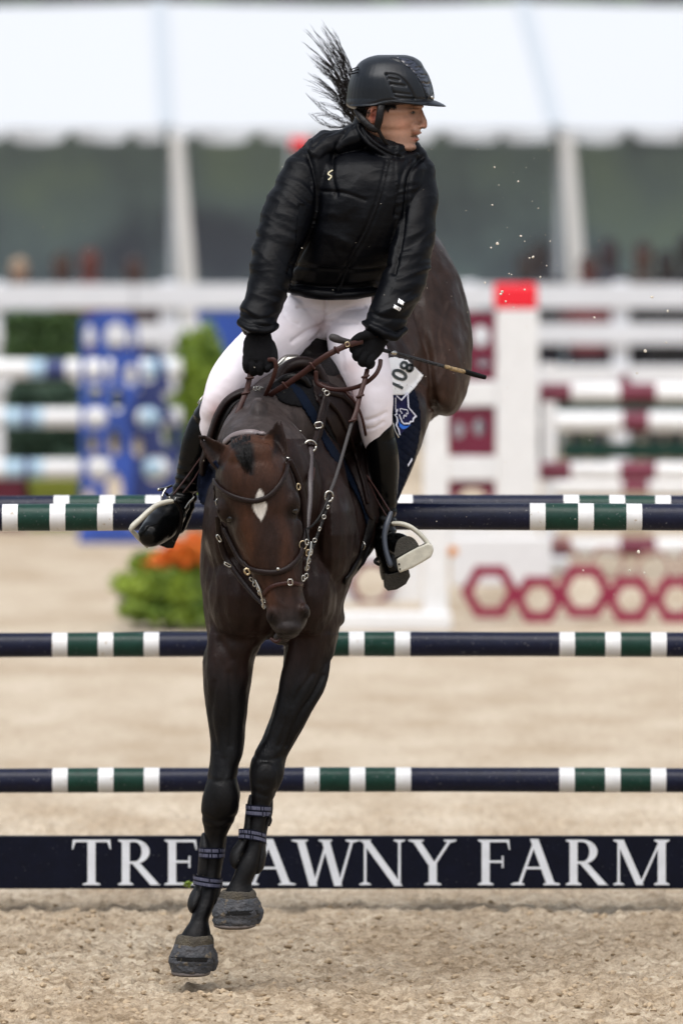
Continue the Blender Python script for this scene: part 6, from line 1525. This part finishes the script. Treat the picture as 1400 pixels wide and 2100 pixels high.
# reins
def rein(pts, w, name='rein', mt=None, parent=bri, k=.45): 
    sh = tube([(a, b, c, w / 2) for a, b, c in pts], k=k, sub=6, n=10); return link(name, sh.mesh(name), mt or M['leather2'], parent, smooth=True)
rein([(753, 758, 28.86), (746, 785, 28.83), (737, 815, 28.79), (730, 845, 28.75), (722, 865, 28.73)], 10, 'rein')
rein([(722, 864, 28.73), (710, 905, 28.68), (697, 950, 28.62), (686, 985, 28.57), (676, 1010, 28.53)], 7, 'rein', M['rubber'])
rein([(676, 1010, 28.53), (668, 1035, 28.50), (655, 1060, 28.47), (640, 1078, 28.44), (628, 1086, 28.42)], 5, 'rein_end', M['darkleather'])
rein([(628, 1085, 28.42), (632, 1105, 28.40), (634, 1125, 28.39)], 5, 'rein_end', M['darkleather'])
# chain from rein to bit
pts = catmull([(672, 1040, 28.50), (664, 1060, 28.48), (655, 1085, 28.45), (645, 1108, 28.42), (638, 1130, 28.39)], 3)
rein([(674, 1030, 28.51), (664, 1060, 28.485), (655, 1085, 28.455), (640, 1125, 28.40)], 6, 'rein_end', M['darkleather'])
for i, (x, y, Y) in enumerate(pts[::3]): ringm(x, y, Y - .01, 4.2, 1.2, 'chain_link', sq=.5 + .4 * (i % 2), rot=-.4)
ringm(674, 1018, 28.52, 11, 2.0, 'rein_ring', sq=.75, rot=-.2)
rein([(742, 700, 28.83), (716, 707, 28.80), (690, 718, 28.78), (660, 735, 28.78), (625, 762, 28.80), (590, 787, 28.83), (565, 802, 28.86), (548, 815, 28.9)], 12, 'rein')
rein([(513, 764, 28.87), (512, 775, 28.86), (506, 800, 28.85), (498, 820, 28.83), (488, 845, 28.81), (482, 862, 28.80)], 11, 'rein')
rein([(550, 738, 28.83), (562, 738, 28.82), (566, 752, 28.82), (560, 775, 28.83), (549, 800, 28.86), (544, 812, 28.89)], 9, 'rein')
rein([(648, 762, 28.93), (650, 784, 28.93), (668, 795, 28.92), (692, 799, 28.90), (718, 797, 28.88), (745, 788, 28.86), (768, 770, 28.85), (778, 752, 28.86), (780, 738, 28.87)], 9, 'rein')
for pts in ([(507, 792), (511, 795)], [(498, 818), (503, 821)]): pass
def keeper(x, y, Y, w, ang=0.0, parent=bri, mt=None):
    k = Y / F; c = P(x, y, Y); d = np.array((math.cos(ang), 0, math.sin(ang))) * w * k / 2
    sh = tube_w([c - d, c + d], [.0045, .0045], 1.6, n=8); return link('keeper', sh.mesh('keeper'), mt or M['leather2'], parent, smooth=True)
for x, y, Y, a in ((512, 775, 28.85, .1), (504, 806, 28.84, .2), (584, 790, 28.83, -.9), (690, 718, 28.77, -1.0), (749, 772, 28.84, .3), (738, 812, 28.785, .3), (723, 862, 28.725, .3), (640, 750, 28.78, -.95)): keeper(x, y, Y, 13, a)
q = P(712, 708, 28.785); buckle(712, 706, 28.785, 8, 9, .3, mt=M['brass'], t=1.2)

# breastplate with running martingale
bpz = empty('breastplate', P(640, 950, 28.75), 'brown breastplate straps meeting at a silver ring on the horse shoulder', 'breastplate')
strap(HT, [(664, 825), (656, 850), (652, 872)], 12, .008, .022, 'shoulder_strap', L, bpz, Yg=29.0)
strap(HT, [(652, 872), (646, 895), (640, 912)], 12, .010, .020, 'shoulder_strap', L, bpz, Yg=28.9)
rein([(668, 808, 28.93), (662, 830, 28.90), (655, 855, 28.86), (650, 885, 28.80), (642, 912, 28.74)], 10, 'shoulder_strap', L, bpz)
rein([(588, 858, 28.82), (606, 878, 28.78), (624, 900, 28.75), (636, 912, 28.73)], 9, 'neck_strap', L, bpz)
rein([(637, 918, 28.73), (637, 945, 28.68), (636, 990, 28.60), (635, 1030, 28.56), (630, 1075, 28.52), (627, 1100, 28.50)], 11, 'chest_strap', mat('worn strap', (0.045, 0.034, 0.036), .4), bpz)
rein([(640, 960, 28.67), (637, 985, 28.62)], 13, 'stitched_patch', M['leather2'], bpz)
rein([(672, 1035, 28.5), (658, 1062, 28.5), (640, 1078, 28.5), (628, 1090, 28.5), (624, 1120, 28.5)], 4, 'martingale_strap', M['darkleather'], bpz)
ringm(636, 915, 28.72, 12, 2.2, 'ring', sq=1.0, parent=bpz); buckle(653, 872, 28.80, 15, 12, .2, bpz, M['steel'], t=2.0); stud(616, 884, 28.76, 2, bpz)
buckle(622, 822, 28.93, 13, 15, -.1, bpz, M['darkleather'], t=2); ringm(670, 806, 28.9, 5, 1.5, parent=bpz); ringm(664, 800, 28.9, 3, 1.2, parent=bpz)
for x, y in ((530, 796), (536, 798), (524, 797)): ringm(x, y, 28.93, 4, 1.4, 'dee_ring', parent=bpz)
rein([(600, 812, 28.98), (630, 822, 28.96), (660, 815, 28.95)], 16, 'wither_strap', M['darkleather'], bpz)

# ------------------------------------------------------------------ riding crop
crop = empty('riding_crop', P(740, 705, 28.83), 'thin black riding crop with mushroom grip and pale taped tip held across the right glove', 'riding crop')
sh = tube([(682, 692, 28.80, 8), (690, 695, 28.80, 8.5), (704, 699, 28.81, 6.5), (735, 705, 28.84, 5)]); link('grip', sh.mesh('grip'), M['rubber'], crop, smooth=True)
sh = tube([(735, 705, 28.84, 4), (800, 722, 28.90, 4), (850, 735, 28.93, 3.6), (905, 750, 28.95, 3.4), (952, 762, 28.97, 3.2)]); link('shaft', sh.mesh('shaft'), mat('braided black', (0.008, 0.008, 0.01), .4, bump=1, bump_scale=200), crop, smooth=True)
sh = tube([(914, 752, 28.949, 4.2), (930, 757, 28.957, 4.4), (950, 762, 28.966, 4.4)]); link('tape', sh.mesh('tape'), mat('pale tape', (0.36, 0.25, 0.12), .6, noise_amt=.85, noise_scale=120), crop, smooth=True)
sh = tube([(950, 761, 28.966, 5), (972, 768, 28.975, 5.5), (995, 774, 28.98, 4.5)], k=.4); link('tip', sh.mesh('tip'), M['bootb'], crop, smooth=True)
sh = tube([(804, 723, 28.895, 5), (809, 724, 28.9, 5)]); link('band', sh.mesh('band'), M['steel'], crop, smooth=True)

# ------------------------------------------------------------------ kicked up sand
sh = Shape(); ico = bmesh.new(); bmesh.ops.create_icosphere(ico, subdivisions=1, radius=1.0); bv = [np.array(v.co) for v in ico.verts]; bf = [tuple(x.index for x in f.verts) for f in ico.faces]; ico.free()
rnd = random.Random(21)
def bit(x, y, Y, r):
    c = P(x, y, Y); sh.add([c + v * r * np.array((rnd.uniform(.6, 1.4), rnd.uniform(.6, 1.4), rnd.uniform(.6, 1.4))) for v in bv], bf)
for x, y, r in ((1013, 343, 3), (1009, 420, 2.5), (1062, 372, 2.5), (1067, 484, 3), (1019, 500, 5), (1006, 508, 2.5), (1092, 527, 4), (1085, 529, 2.5), (1103, 427, 2), (1127, 495, 2), (1107, 568, 2.5), (1029, 598, 5), (1026, 603, 4), (1336, 609, 5), (1368, 638, 3), (1218, 651, 3.5), (1322, 720, 5), (1365, 702, 2.5), (994, 580, 3), (1075, 594, 3), (1036, 618, 3), (1052, 630, 2.5), (1305, 765, 3), (1308, 1132, 5), (1043, 561, 2), (1048, 563, 2), (1075, 495, 1.6), (1320, 1175, 3), (1290, 1170, 3), (1195, 1170, 2.6), (1120, 545, 2)):
    bit(x, y, 28.6 + rnd.uniform(-.3, .5), r * .0016 * .8)
for k in range(240):
    x = rnd.choice((rnd.gauss(1080, 110), rnd.uniform(880, 1400), rnd.uniform(0, 1400))); y = rnd.choice((rnd.uniform(300, 1250), rnd.gauss(620, 160)))
    bit(x, y, 28.6 + rnd.uniform(-.6, 1.0), .0007 + .0012 * rnd.random() ** 3)
link('kicked_up_sand', sh.mesh('kicked_up_sand'), mat('flying sand', (0.60, 0.55, 0.47), .9), kind='stuff', label='grains and crumbs of sand flying in the air around the horse')
